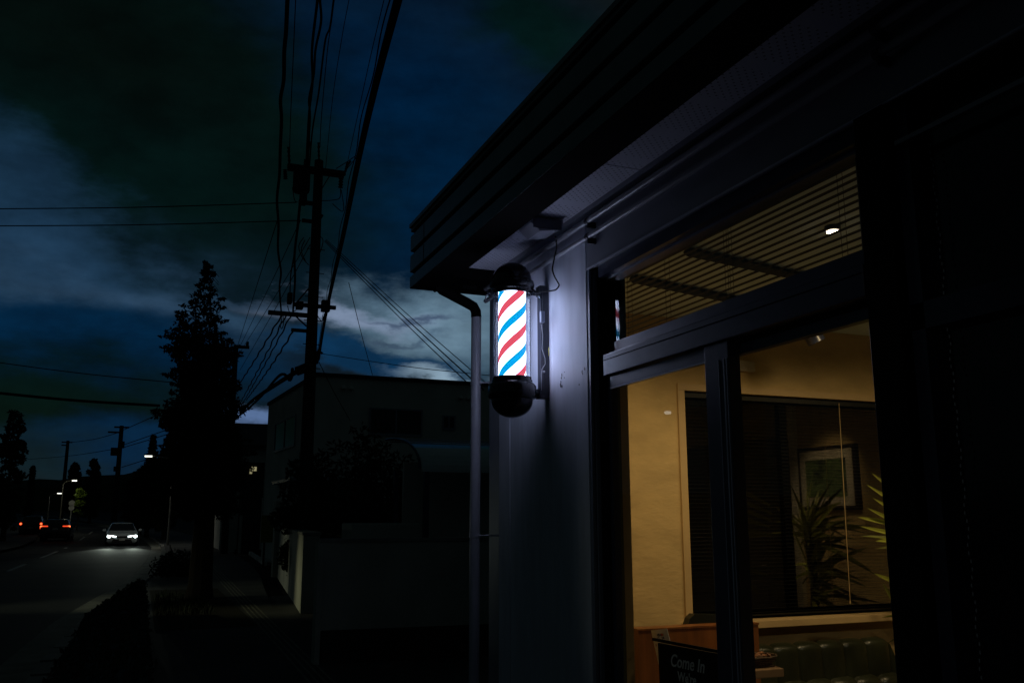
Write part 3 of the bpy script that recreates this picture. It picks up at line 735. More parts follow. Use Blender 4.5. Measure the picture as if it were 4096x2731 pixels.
zc1 = bz(1125)
STR_DZ = bz(1373)-(zg0+zg1)/2
for n_s in MT['stripe'].node_tree.nodes:
    if n_s.type == 'MATH' and n_s.operation == 'ADD' and not n_s.inputs[1].is_linked and n_s.inputs[0].is_linked: n_s.inputs[1].default_value = -STR_DZ/STR_P
MT['glowrod'] = emit('added_rod_glow', (.60, .70, 1.0), 6)
for a in (24, 66):  # glowing rods hidden behind the drum, added to brighten the wall
    c_ = (BX+.0885*math.cos(R(a)), BY+.0885*math.sin(R(a)))
    MB().tube([(c_[0], c_[1], zg0+.01), (c_[0], c_[1], zg1-.01)], .0065, 12).build('hidden_glow_rod', 'glowrod', bp, smooth=True)
tp = MB().lathe([(.098, zg1-.004), (.104, zg1-.004), (.1055, zg1+.012), (.112, zg1+.016), (.1135, zg1+.030), (.120, zg1+.036), (.123, zc1-.022), (.119, zc1-.006), (.110, zc1)] + hemi(.108, zc1+.001, zt1-zc1), (BX, BY, 0), 64).build('dome_cap', 'polecap', bp, smooth=True)
zr0, zr1, zbm = bz(1594), bz(1535), bz(1670)
bt = MB().lathe([(.098, zg0+.003), (.1045, zg0+.003), (.1045, zg0-.012), (.109, zg0-.014), (.109, zg0-.024), (.113, zg0-.027), (.121, zr1-.004), (.129, zr1-.014), (.130, zr0+.016), (.124, zr0), (.112, zr0-.006)] + hemi(.112, zr0-.008, zr0-.008-zbm, 12, -1), (BX, BY, 0), 64).build('bowl_base', 'polecap', bp, smooth=True)
for a in (-2.0, -1.2, 2.9):
    for (z, r_, pa) in ((zc1-.015, .121, tp), (zr1-.004, .124, bt)):
        c = Vector((BX+r_*math.cos(a), BY+r_*math.sin(a), z)); d = Vector((math.cos(a), math.sin(a), 0))
        MB().tube([c-d*.004, c+d*.003], .005, 8).build('screw', 'rail', pa)
# side latch lugs
for a in (2.75,):
    z = zg1+.01; c = Vector((BX+.115*math.cos(a), BY+.115*math.sin(a), z)); d = Vector((math.cos(a), math.sin(a), 0))
    MB().tube([c, c+d*.022, c+d*.022+Vector((0, 0, -.015))], .013, 10).tube([c+d*.02, c+d*.034+Vector((0, 0, -.05)), c+d*.004+Vector((0, 0, -.035))], .0045, 6).build('latch', 'rail', bp)
# mounting rail on the wall
zr_t, zr_b = atX(2185, 1148, 1.99).z, atX(2190, 1590, 1.99).z
ra = MB().box(1.955, 1.999, BY-.025, BY+.025, zr_b, zr_t, .003).box(1.962, 1.999, BY-.034, BY-.0255, zr_b+.01, zr_t-.02).box(1.948, 1.999, BY-.03, BY+.03, zr_t-.05, zr_t+.005, .003).box(1.945, 1.999, BY-.031, BY+.031, zr_b-.005, zr_b+.05, .003).build('mounting_rail', 'rail', bp)
for (z, r_) in ((zc1-.045, .12), ((zr0+zr1)/2, .128)):
    MB().tube([(BX+r_-.006, BY, z), (BX+r_+.012, BY, z), (1.93, BY, z-.005), (1.957, BY, z-.006)], [.020, .011, .011, .014], 12).box(BX+r_-.01, 1.957, BY-.004, BY+.004, z-.024, z-.006).build('bracket_arm', 'rail', bp, smooth=True)
MB().tube([(1.948, BY-.02, zc1-.06), (1.952, BY-.02, zc1-.085)], .005, 8).build('bolt', 'steel', ra)
c = atX(2174, 1487, 1.95); MB().tube([(1.950, c.y, c.z), (1.957, c.y, c.z)], .0065, 8).tube([(1.944, c.y, c.z), (1.951, c.y, c.z)], .004, 8).build('bolt', 'steel', ra)
c0, c1 = atX(2168, 1245, 1.945), atX(2162, 1293, 1.945)
MB().box(1.935, 1.958, c0.y-.010, c0.y+.012, c1.z, c0.z, .003).build('starter_box', 'frame2', bp)
MB().tube([(1.945, atX(x, y, 1.945).y, atX(x, y, 1.945).z) for x, y in ((2165, 1296), (2171, 1340), (2168, 1395), (2180, 1432), (2181, 1455), (2168, 1476), (2166, 1500), (2166, 1560))], .0018, 6).build('thin_lead', 'conduit', bp, smooth=True)
c = atX(2195, 1404, 1.953)
b = MB(); x_ = 1.9535; q = lambda dy, dz: (x_, c.y+dy, c.z+dz)
b.prism([q(-.0045, -.025), q(.0045, -.025), q(.0045, .010), q(.0085, .010), q(0, .024), q(-.0085, .010), q(-.0045, .010)], (.001, 0, 0)); b.build('arrow_sticker', 'yellow', bp)
# supply cable looping from the flood lamp to the bracket
cab = [(2222, 945), (2226, 985), (2218, 1030), (2210, 1075), (2218, 1105), (2232, 1130), (2236, 1142), (2224, 1158), (2203, 1163), (2180, 1166), (2150, 1167), (2130, 1160)]
def onwall(x, y, X): p = atX(x, y, X); return p
cp = [onwall(x, y, X) for (x, y), X in zip(cab, [1.90, 1.93, 1.95, 1.96, 1.96, 1.96, 1.96, 1.96, 1.955, 1.94, 1.92, 1.90])]
def smoothpath(P, n=5):
    out = []
    for i in range(len(P)-1):
        p0, p1, p2, p3 = P[max(i-1, 0)], P[i], P[i+1], P[min(i+2, len(P)-1)]
        for k in range(n):
            t = k/n; out.append(.5*((2*p1)+(p2-p0)*t+(2*p0-5*p1+4*p2-p3)*t*t+(3*p1-p0-3*p2+p3)*t**3))
    out.append(P[-1]); return out
MB().tube(smoothpath(cp), .0042, 8).build('supply_cable', 'cord', bp, smooth=True)

# flood lamp (unlit) under the soffit
f0 = atZ(2160, 930, 3.07)
fl_ = empty('eave_floodlight', (1.83, f0.y*1.83/f0.x if False else atX(2160, 930, 1.83).y, 3.12), 'unlit white floodlight box fixed under the soffit above the barber pole', 'floodlight')
y0 = ORG[fl_.name].y
MB().prism([(1.745, y0-.07, 3.118), (1.93, y0-.07, 3.118), (1.93, y0-.07, 3.095), (1.90, y0-.07, 3.060), (1.80, y0-.07, 3.045), (1.75, y0-.07, 3.085)], (0, .16, 0)).build('housing', 'lintel', fl_)
MB().box(1.76, 1.92, y0-.075, y0-.071, 3.06, 3.116).build('lens', 'frame', fl_)

# ================================================================ NEIGHBOURHOOD
# near boundary wall of the next plot
def P2(px, py, depth):
    return EYE + ray(px, py)*depth
cw = atZ(1265, 2656, 0)
nw = empty('garden_wall', (cw.x+1.5, cw.y, 0), 'plain grey concrete garden wall running back beside the shop', 'wall')
wt = atY(1273, 2168, cw.y).z
ex = 7.5; ey = cw.y-.35
def wallbox(b, a, c, th, z0, z1):
    a, c = Vector((a[0], a[1], 0)), Vector((c[0], c[1], 0)); d = (c-a).normalized(); n = Vector((-d.y, d.x, 0))*th
    b.prism([(a.x, a.y, z0), (c.x, c.y, z0), (c.x+n.x, c.y+n.y, z0), (a.x+n.x, a.y+n.y, z0)], (0, 0, z1-z0)); return b
wallbox(MB(), (cw.x+.03, cw.y), (ex, ey), .15, .36, wt).build('wall_face', 'blockwall', nw)
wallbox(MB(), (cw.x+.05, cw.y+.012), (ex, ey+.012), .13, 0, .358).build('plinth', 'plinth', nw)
wallbox(MB(), (cw.x, cw.y-.012), (ex, ey-.012), .18, wt+.002, wt+.04).build('coping', 'concrete', nw)
wallbox(MB(), (cw.x-.03, cw.y-.02), (cw.x+.028, cw.y-.02), .19, 0, wt+.0).build('end_post', 'blockwall', nw)
# street-side wall catching the lamplight
a0 = atZ(1201, 2452, 0); a1 = atZ(1108, 2308, 0); a2 = atZ(1248, 2452, 0)
z_t = atY(1201, 2140, a0.y).z
sw = empty('roadside_wall', (a0.x, a0.y, 0), 'pale roadside wall with lamplight falling on its near end', 'wall')
d = (a1-a0).normalized(); n_ = Vector((d.y, -d.x, 0))*.28
MB().prism([(a0.x, a0.y, 0), (a1.x, a1.y, 0), (a1.x+n_.x, a1.y+n_.y, 0), (a0.x+n_.x, a0.y+n_.y, 0)], (0, 0, z_t)).build('wall_face', 'blockwall', sw)
MB().prism([(a0.x-.02, a0.y-.02, z_t+.002), (a1.x-.02, a1.y+.02, z_t+.002), (a1.x+n_.x+.02, a1.y+n_.y+.02, z_t+.002), (a0.x+n_.x+.02, a0.y+n_.y-.02, z_t+.002)], (0, 0, .05)).build('coping', 'concrete', sw)
MB().box(a1.x-.12, a1.x+.22, a1.y+.02, a1.y+.36, 0, z_t+.75).build('gate_post', 'blockwall', sw)

# neighbour's two storey house (not quite rectangular footprint)
Hc = EYE+ray(1268, 1490)*28.5; Hl = atZ(1075, 1610, Hc.z); Hr = atZ(1890, 1547, Hc.z)
zt_h = Hc.z
hs = empty('neighbour_house', (Hc.x, Hc.y, 0), 'boxy two storey house with flat roof behind the garden wall', 'house')
foot = [Vector((Hl.x, Hl.y, 0)), Vector((Hc.x, Hc.y, 0)), Vector((Hr.x+2.5, Hr.y-1.1, 0)), Vector((Hr.x+4, Hr.y+9, 0)), Vector((Hl.x+4, Hl.y+3, 0))]
def ztop_at(v): return EYE.z
MB().prism([(v.x, v.y, 0) for v in foot], (0, 0, zt_h-.12)).build('wall', 'render', hs)
cen = sum(foot, Vector())/5
MB().prism([((v.x-cen.x)*1.012+cen.x, (v.y-cen.y)*1.012+cen.y, zt_h-.118) for v in foot], (0, 0, .118)).build('roof', 'roofdark', hs)
dr_ = (foot[2]-foot[1]).normalized(); nr_ = Vector((dr_.y, -dr_.x, 0))
if nr_.y > 0: nr_ = -nr_
def onface(px, py, p0, dd, nn):
    r_ = ray(px, py); t = (Vector((p0.x, p0.y, 0))-Vector((EYE.x, EYE.y, 0))).dot(nn)/Vector((r_.x, r_.y, 0)).dot(nn); return EYE+r_*t
def facewin(px0, py0, px1, py1, p0, dd, nn, parent, m='darkglass', name='window', frame=True):
    a = onface(px0, py0, p0, dd, nn); c = onface(px1, py1, p0, dd, nn); c0 = Vector((c.x, c.y, 0)); A0 = Vector((a.x, a.y, 0))
    w = MB().prism([A0+Vector((0, 0, c.z))+nn*.02, c0+Vector((0, 0, c.z))+nn*.02, c0+Vector((0, 0, a.z))+nn*.02, A0+Vector((0, 0, a.z))+nn*.02], -nn*.05).build(name, m, parent)
    if frame:
        b = MB(); u = (c0-A0).normalized(); zz0, zz1 = c.z, a.z
        for (s, e, zl, zh) in ((A0-u*.05, A0, zz0-.05, zz1+.05), (c0, c0+u*.05, zz0-.05, zz1+.05), (A0, c0, zz1, zz1+.05), (A0-u*.02, c0+u*.02, zz0-.08, zz0), ((A0+c0)/2-u*.025, (A0+c0)/2+u*.025, zz0, zz1)):
            b.prism([s+Vector((0, 0, zl))+nn*.045, e+Vector((0, 0, zl))+nn*.045, e+Vector((0, 0, zh))+nn*.045, s+Vector((0, 0, zh))+nn*.045], -nn*.06)
        b.build('frame', 'frame2', w)
    return w
facewin(1483, 1636, 1682, 1738, foot[1], dr_, nr_, hs); facewin(1775, 1667, 1814, 1712, foot[1], dr_, nr_, hs)
for px in (1372, 1403, 1840, 1872):
    c = onface(px, 1551+(px-1372)*.085, foot[1], dr_, nr_); MB().tube([c-nr_*.02, c+nr_*.10, c+nr_*.11+Vector((0, 0, -.05))], .075, 10).build('vent_hood', 'render', hs)
dl_ = (foot[0]-foot[1]).normalized(); nl_ = Vector((dl_.y, -dl_.x, 0))
if nl_.x > 0: nl_ = -nl_
facewin(1105, 1700, 1180, 1775, foot[1], dl_, nl_, hs)
# porch canopy
pa, pb = EYE+ray(1110, 1880)*29, EYE+ray(1190, 1935)*25
MB().box(pa.x-.1, pa.x+1.6, 26.5, 30.5, pa.z-.45, pa.z-.36).build('porch_canopy', 'frame2', hs)
box('porch_wall', 'render', pa.x+.1, pa.x+1.5, 28, 30.4, 0, pa.z-.46, hs)

# far house behind the tree
hf = empty('far_house', (5.6, 50, 0), 'dark low house far down the street with one small lit window', 'house')
fa = atY(905, 1700, 50); fb = atY(1085, 1700, 50); fm = atY(1000, 1790, 49)
MB().box(fa.x, fb.x+2, 50, 58, 0, atY(1000, 1780, 50).z).build('wall', 'render', hf)
MB().prism([(fa.x-.5, 49.4, atY(1000, 1790, 50).z), (fb.x+3, 49.4, atY(1000, 1790, 50).z), (fb.x+3, 54, atY(1000, 1695, 50).z+.3), (fa.x-.5, 54, atY(1000, 1695, 50).z+.3)], (0, 0, .12)).build('roof', 'roofdark', hf)
MB().box(atY(975, 1800, 49).x, atY(1058, 1800, 49).x, 48.6, 49.98, 0, atY(1000, 1850, 49).z).build('porch', 'roofdark', hf)
wa, wb = atY(999, 1866, 48.55), atY(1026, 1883, 48.55)
w_ = MB().box(wa.x, wb.x, 48.55, 48.60, wb.z, wa.z).build('window', 'warm', hf, label='lit window')
MB().box((wa.x+wb.x)/2-.02, (wa.x+wb.x)/2+.02, 48.52, 48.549, wb.z, wa.z).build('bar', 'roofdark', w_)
wa, wb = atY(999, 1886, 48.55), atY(1008, 1894, 48.55); MB().box(wa.x, wb.x, 48.55, 48.60, wb.z, wa.z).build('window', 'warm', hf, label='lit window')

# yellow panel by the roadside wall + thin posts
ya_, yb_ = atY(1047, 2060, 30), atY(1112, 2168, 30)
yp = empty('yellow_board', ((ya_.x+yb_.x)/2, 30, 0), 'faded yellow board standing beyond the roadside wall', 'board')
MB().box(ya_.x, yb_.x+.4, 30, 30.05, yb_.z, ya_.z).build('panel', 'yellowpanel', yp)
MB().box(ya_.x+.1, ya_.x+.16, 30.055, 30.11, 0, ya_.z).box(yb_.x+.2, yb_.x+.26, 30.055, 30.11, 0, ya_.z).build('post', 'polecon', yp)
tp_ = atZ(1040, 2198, 0); 
MB().tube([(tp_.x, tp_.y, 0), (tp_.x, tp_.y, atY(1048, 1990, tp_.y).z)], .035, 8).build('marker_post', 'whitepaint', label='thin pale post standing left of the yellow board', cat='post')
k0, k1 = atZ(994, 2212, 0.05), atZ(1056, 2256, .05)
b = MB(); dd = (k1-k0)
for i in range(5):
    s, e = k0+dd*(i/5+.01), k0+dd*((i+1)/5-.02)
    wallbox(b, (s.x, s.y), (e.x, e.y), .12, 0, .14)
b.build('parking_block', 'whitepaint', label='short row of white painted edging blocks at the pavement edge', cat='edging', org=(k1.x, k1.y, 0))
c = atY(921, 2095, 46); MB().box(c.x-.12, c.x+.28, 46, 46.15, 0.0, atY(921, 2065, 46).z).build('gate_pillar', 'blockwall', label='pale gate pillar half hidden behind the tall street tree', cat='pillar', org=(c.x, 46, 0))
c = atY(962, 2120, 44); MB().box(c.x-.06, c.x+.06, 44, 44.12, 0.0, atY(962, 2060, 44).z).build('fence_post', 'blockwall', label='slim pale fence post between the tree trunk and the edging blocks', cat='post', org=(c.x, 44, 0))

# carport with curved translucent roof
T0 = atZ(1550, 1762, 2.95)
cpX = T0.x; cY1 = T0.y
cpr = empty('carport', (cpX+2, cY1-1.5, 0), 'carport with pale curved roof sheet behind the garden wall', 'carport')
MT['poly'] = mat('polycarbonate_sheet', (.50, .58, .57), .10, spec=.8, var=.08, coat=.8)
arc = []
Yn = None
for k in range(13):
    a = k/12*math.pi/2; arc.append((cY1-2.2*math.sin(a), 2.95-.62*(1-math.cos(a))))
b = MB()
for (xs, xe) in ((cpX, cpX+1.75), (cpX+1.79, cpX+3.5), (cpX+3.54, cpX+6)):
    pts = [(xs, y, z) for y, z in arc] + [(xs, y+.03, z-.03) for y, z in arc[::-1]]
    n = len(arc)
    for (y, z), (y2, z2_) in zip(arc, arc[1:]):
        b.poly([(xs, y, z), (xe, y, z), (xe, y2, z2_), (xs, y2, z2_)]); b.poly([(xs, y, z-.03), (xs, y2, z2_-.03), (xe, y2, z2_-.03), (xe, y, z-.03)])
b.build('roof_sheet', 'poly', cpr, smooth=True)
b = MB()
for (y_, z_) in (arc[0], arc[3], arc[5]): MB().tube([(cpX, y_, z_+.015), (cpX+6, y_, z_+.015)], .014, 6).build('roof_highlight', 'conduit', cpr)  # pale tubes stand in for highlight lines along the curved roof
for xs in (cpX-.03, cpX+1.77, cpX+3.52): b.tube([(xs, y, z+.012) for y, z in arc], .022, 6)
b.build('roof_rib', 'frame', cpr)
for (xs, yy) in ((cpX+.1, arc[-3][0]), (cpX+3.5, arc[-3][0]), (cpX+.1, arc[1][0])):
    MB().box(xs-.04, xs+.04, yy-.04, yy+.04, 0, 2.4).build('post', 'frame', cpr)
MB().box(cpX+.4, cpX+5.5, cY1+.3, cY1+.4, 0, 2.6).build('back_panel', 'render', cpr)
# storage box behind the garden wall
c = atY(1545, 2130, 14.0)
MB().box(atY(1409, 2100, 14).x, atY(1681, 2100, 14).x, 14, 14.8, 0, atY(1545, 2092, 14).z, .02).build('storage_box', 'blockwall', label='low grey storage box just behind the garden wall', cat='box', org=(c.x, 14.2, 0))

# ---------------------------------------------------------------- vegetation
def foliage(b, clumps, n, size, rnd):
    """leaf-sized faces scattered through clumps (centre, radii)"""
    tot = sum(r[0]*r[1]*r[2] for _, r in clumps)
    for c, r in clumps:
        k = max(6, int(n*r[0]*r[1]*r[2]/tot))
        for _ in range(k):
            while True:
                v = Vector((rnd.uniform(-1, 1), rnd.uniform(-1, 1), rnd.uniform(-1, 1)))
                if v.length < 1: break
            if rnd.random() < .6: v = v.normalized()*rnd.uniform(.7, 1.12)
            p = Vector((c[0]+v.x*r[0], c[1]+v.y*r[1], c[2]+v.z*r[2]))
            u = Vector((rnd.gauss(0, 1), rnd.gauss(0, 1), rnd.gauss(0, 1))).normalized(); w = u.orthogonal().normalized()
            s = size*rnd.uniform(.6, 1.3)
            b.b.faces.new([b.b.verts.new(q) for q in (p-u*s, p+w*s*.5, p+u*s, p-w*s*.5)])
def tree(name, base, prof, label, cat='tree', n=6000, size=.07, m='leaf', trunk=.12, tz=None, seed=1, group=None, sub=90, rel=.38, depthscale=1.0, spray=False):
    """prof: list of (z, left, right) half-extents about the trunk axis"""
    rnd = random.Random(seed); x, y, z0 = base
    root = empty(name, base, label, cat, group)
    prof = sorted(prof); zlo, zhi = prof[0][0], prof[-1][0]
    def ext(z):
        for a, c in zip(prof, prof[1:]):
            if a[0] <= z <= c[0]:
                t = (z-a[0])/(c[0]-a[0]+1e-6); return a[1]+(c[1]-a[1])*t, a[2]+(c[2]-a[2])*t
        return prof[-1][1], prof[-1][2]
    clumps = []
    for i in range(sub):
        z = zlo+(zhi-zlo)*rnd.random()**(1.25 if spray else 1.05); l, r = ext(z); hw = (l+r)/2; cx = (r-l)/2
        a = rnd.uniform(0, 6.28); q = rnd.random()**.5; rr = max(hw*rel*rnd.uniform(.5, 1.5), size*1.2)
        if spray and rnd.random() < .16:
            L_ = hw*rnd.uniform(.98, 1.22); sgn = rnd.uniform(0, 6.28)
            for t_ in (.75, .86, .95, 1.0): clumps.append(((x+cx+math.cos(sgn)*L_*t_, y+math.sin(sgn)*L_*t_, z0+z+.06*t_), (rr*.55*(1.25-t_)+.03, rr*.5*(1.25-t_)+.03, rr*.3*(1.25-t_)+.02)))
            continue
        clumps.append(((x+cx+math.cos(a)*q*max(hw-rr*.8, 0), y+math.sin(a)*q*max(hw-rr*.8, 0)*depthscale, z0+z), (rr, rr*depthscale, rr*.75)))
    b = MB(); foliage(b, clumps, n, size, rnd); b.build('crown', m, root)
    tb = MB(); top = z0+zlo+(zhi-zlo)*.75
    tb.tube([(x, y, z0), (x+.01, y, z0+.3), (x+.02, y, z0+(top-z0)*.5), (x, y, top)], [trunk*1.25, trunk, trunk*.7, trunk*.15], 10)
    for c, r in clumps[::max(4, len(clumps)//60)]:
        zz = max(z0+.9, c[2]-.4*(abs(c[0]-x)+.3)); br = max(.006, trunk*.22*(1-(c[2]-z0)/(zhi+.3))); tb.tube([(x, y, zz), ((x+c[0])/2, (y+c[1])/2, (zz+c[2])/2+.03), c], [br, br*.7, br*.25], 5)
    tb.build('trunk', 'bark', root); return root
tb0 = atZ(795, 2395, 0); TY = tb0.y
def tz_(py): return atY(820, py, TY).z
def tx(px, py): return atY(px, py, TY).x-tb0.x
pr_ = []
for (py, l, r_) in [(1050, 822, 832), (1090, 805, 852), (1150, 785, 868), (1180, 752, 890), (1225, 732, 888), (1280, 705, 905), (1330, 690, 905), (1385, 640, 930), (1430, 655, 955), (1500, 665, 950), (1560, 690, 965), (1620, 640, 985), (1680, 625, 1000), (1740, 635, 1000), (1800, 645, 992), (1880, 655, 980), (1960, 665, 970), (2060, 690, 945)]:
    pr_.append((tz_(py), -tx(l, py), tx(r_, py)))
tree('street_tree', (tb0.x, tb0.y, 0), pr_, 'tall dark conical street tree standing between the road and pavement', n=46000, size=.048, trunk=.24, seed=11, sub=820, rel=.20, spray=True)
# conifers and far trees: (px centre, px base depth Y, top py, half width px, label, style)
FT = [
 (20, 70, 1640, 60, 'tall black tree cut by the left edge of the photo', 90, .2),
 (112, 130, 1868, 16, 'small pointed conifer on the skyline at the far left', 40, .3),
 (282, 150, 1855, 30, 'rounded tree on the skyline just left of the bushy one', 50, .35),
 (358, 120, 1840, 36, 'bushy flat topped tree left of the transformer pole', 60, .3),
 (590, 75, 1745, 62, 'spiky conifer behind the nearest lit street lamp', 80, .22),
 (660, 70, 1745, 55, 'dark tree filling the gap left of the tall street tree', 80, .22),
 (560, 80, 1870, 70, 'low spreading dark tree below the street lamp', 80, .25),
]
for i, (px, Y, pt, hw, lab, sub, sz) in enumerate(FT):
    base = atY(px, 2068, Y); zt0 = atY(px, pt, Y).z; w = hw/FPX*Y*1.0
    z0 = gz(Y); H = zt0-z0
    if 'pointed' in lab or 'spiky' in lab: prf = [(H*.12, w, w), (H*.5, w*.7, w*.7), (H*.85, w*.3, w*.3), (H, w*.05, w*.05)]
    else: prf = [(H*.1, w*.7, w*.7), (H*.4, w, w), (H*.75, w*.85, w*.85), (H, w*.35, w*.35)]
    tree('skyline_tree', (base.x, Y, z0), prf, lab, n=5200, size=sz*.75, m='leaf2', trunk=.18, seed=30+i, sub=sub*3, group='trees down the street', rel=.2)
# shrubs behind the garden walls
for i, (px, Y, pt, hl, lab) in enumerate([
    (1480, 21, 1700, 230, 'broad dark garden shrub in front of the house wall'),
    (1240, 20.8, 1800, 150, 'dark shrub behind the roadside wall next to the utility pole'),
    (1640, 19.0, 1850, 170, 'lower dark shrub under the carport edge')]):
    base = atY(px, 2068, Y); H = atY(px, pt, Y).z; w = hl/FPX*Y*1.05
    tree('garden_shrub', (base.x, Y, 0), [(.4, w*.9, w*.9), (H*.6, w, w), (H*.85, w*.8, w*.8), (H, w*.35, w*.35)], lab, 'shrub', n=5200, size=.075, trunk=.06, seed=60+i, sub=80, rel=.3, depthscale=.6, group='shrubs behind the garden walls')
hb = MB(); rr = random.Random(8); cl = []
for i in range(60):
    t = i/59; cl.append(((3.5+t*.75+rr.uniform(0, .5), 16.3+t*9.4, 1.35+rr.uniform(0, .55)), (.45, .5, .38)))
foliage(hb, cl, 9000, .07, rr); hb.build('wall_hedge', 'leaf', label='dark hedge growing along the top of the roadside wall', cat='hedge', org=(3.3, 20, 0))
# low clipped hedge along the kerb
def hedge(name, a, c, w, z0, z1, label, n=5000, size=.045, seed=2):
    rnd = random.Random(seed); a, c = Vector((*a, 0)), Vector((*c, 0)); d = (c-a); L = d.length; d.normalize(); nn = Vector((d.y, -d.x, 0))
    b = MB(); root = empty(name, ((a.x+c.x)/2, (a.y+c.y)/2, 0), label, 'hedge')
    b.prism([a+Vector((0, 0, z0)), c+Vector((0, 0, z0)), c+nn*w+Vector((0, 0, z0)), a+nn*w+Vector((0, 0, z0))], (0, 0, z1-z0-.05)); b.build('core', 'leaf', root)
    b = MB()
    for _ in range(n):
        t, s, h = rnd.random()*L, rnd.random()*w, z0+rnd.random()*(z1-z0)
        k = rnd.randrange(4)
        if k < 2: h = z1+rnd.gauss(-.02, .02)
        elif k == 2: s = rnd.gauss(0, .02)
        else: s = w+rnd.gauss(0, .02)
        if rnd.random() < .12: t = rnd.gauss(0, .02)
        p = a+d*t+nn*s+Vector((0, 0, h)); u = Vector((rnd.gauss(0, 1), rnd.gauss(0, 1), rnd.gauss(0, 1))).normalized(); w_ = u.orthogonal().normalized(); q = size*rnd.uniform(.6, 1.2)
        b.b.faces.new([b.b.verts.new(x) for x in (p-u*q, p+w_*q*.5, p+u*q, p-w_*q*.5)])
    b.build('leaves', 'leaf', root); return root
A_, B_h, D_h = atZ(556, 2314, .6), atZ(576, 2326, .6), atZ(352, 2449, .6)
def hedge(name, fp, z1, label, n=6000, size=.035, seed=2):
    rnd = random.Random(seed); cen_ = sum((Vector((*p, 0)) for p in fp), Vector())/len(fp); root = empty(name, (cen_.x, cen_.y, 0), label, 'hedge')
    MB().prism([(x, y, 0) for x, y in fp], (0, 0, z1-.03)).build('core', 'leaf', root)
    b = MB(); k = len(fp); per = [(Vector((*fp[(i+1) % k], 0))-Vector((*fp[i], 0))).length for i in range(k)]
    def inside(x, y):
        c = False
        for i in range(k):
            (x1, y1), (x2, y2) = fp[i], fp[(i+1) % k]
            if (y1 > y) != (y2 > y) and x < (x2-x1)*(y-y1)/(y2-y1)+x1: c = not c
        return c
    xs, ys2 = [p[0] for p in fp], [p[1] for p in fp]; m_ = 0
    while m_ < n:
        if rnd.random() < .5:
            x, y = rnd.uniform(min(xs), max(xs)), rnd.uniform(min(ys2), max(ys2))
            if not inside(x, y): continue
            p = Vector((x, y, z1-.02+rnd.gauss(0, .018)))
        else:
            i = rnd.choices(range(k), per)[0]; t = rnd.random(); p = Vector((*fp[i], 0)).lerp(Vector((*fp[(i+1) % k], 0)), t)+Vector((rnd.gauss(0, .018), rnd.gauss(0, .018), rnd.random()*z1))
        u = Vector((rnd.gauss(0, 1), rnd.gauss(0, 1), rnd.gauss(0, 1))).normalized(); w_ = u.orthogonal().normalized(); q = size*rnd.uniform(.6, 1.2)
        b.b.faces.new([b.b.verts.new(x) for x in (p-u*q, p+w_*q*.5, p+u*q, p-w_*q*.5)]); m_ += 1
    b.build('leaves', 'leaf', root); return root
hedge('kerb_hedge', [(A_.x, A_.y), (B_h.x, B_h.y), (B_h.x, 6.5), (D_h.x, 6.5), (D_h.x, D_h.y)], .6, 'low clipped hedge wedge beside the kerb in the left foreground', seed=5)
h2 = atZ(640, 2290, .1)
tree('tree_pit_shrub', (h2.x+.2, h2.y, 0), [(.05, .5, .7), (.3, .6, .9), (.5, .3, .5)], 'low dark shrub at the kerb just left of the street tree trunk', 'shrub', n=1500, size=.06, trunk=.02, seed=9, sub=16, rel=.5)
g = MB(); rnd = random.Random(3)
for _ in range(900):
    x, y = rnd.uniform(.35, 1.3), rnd.uniform(16.5, 21); p = Vector((x, y, .0)); h = rnd.uniform(.05, .16); a = rnd.uniform(0, 6.28); s = Vector((math.cos(a), math.sin(a), 0))*.012
    g.poly([p-s, p+s, p+Vector((rnd.uniform(-.05, .05), rnd.uniform(-.05, .05), h))])
g.build('weeds', 'leaf', kind='stuff', label='sparse weeds in the tree pit', cat='grass')
ribbon('tree_pit', 'soil', [(.3, 14.5), (.3, 22.5)], [(1.75, 14.5), (1.75, 22.5)], .004, kind='structure')

# ---------------------------------------------------------------- utility poles and wires
PYY = 19.7
UX = atY(1240, 1500, PYY).x
upz = atY(1270, 640, PYY).z
upo = empty('utility_pole', (UX, PYY, 0), 'tall thick utility pole crowded with crossarms beside the neighbour house', 'utility pole')
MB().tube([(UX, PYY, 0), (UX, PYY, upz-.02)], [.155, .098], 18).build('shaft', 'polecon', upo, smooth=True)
def pt(px, py, Y=PYY): return atY(px, py, Y)
def arm(x0, y0, x1, y1, th=.045, Y=PYY-.14, name='crossarm'):
    a, c = pt(x0, y0, Y), pt(x1, y1, Y); a.z = c.z = (a.z+c.z)/2
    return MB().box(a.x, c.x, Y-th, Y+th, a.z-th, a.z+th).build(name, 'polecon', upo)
arm(1150, 668, 1382, 690); arm(1150, 680, 1375, 705, .03, PYY+.14); arm(1073, 1243, 1228, 1268); arm(1172, 1213, 1343, 1235, .04); arm(1165, 1318, 1228, 1325, .035)
arm(1195, 895-85, 1250, 812, .04); arm(1208, 882, 1250, 886, .035)
def insul(px0, py0, px1, py1, r_=.04, Y=PYY-.14):
    a, c = pt(px0, py0, Y), pt(px1, py1, Y); k = [r_*(1.0 if i % 2 == 0 else .55) for i in range(9)]
    return MB().tube([a+(c-a)*(i/8) for i in range(9)], k, 8).build('insulator', 'polecon', upo)
insul(1158, 660, 1154, 590, .035); insul(1276, 640, 1274, 572, .03); insul(1220, 665, 1222, 640); insul(1382, 685, 1390, 650, .035); insul(1388, 665, 1402, 645, .03)
insul(1140, 680, 1142, 715, .05); insul(1365, 705, 1362, 750, .06); insul(1232, 668, 1236, 640)
a = pt(1205, 725)
MB().lathe([(0, -.28), (.17, -.28), (.19, -.22), (.19, .2), (.17, .25), (0, .28)], (a.x, PYY-.05, a.z), 20).build('transformer', 'polecon', upo, smooth=True)
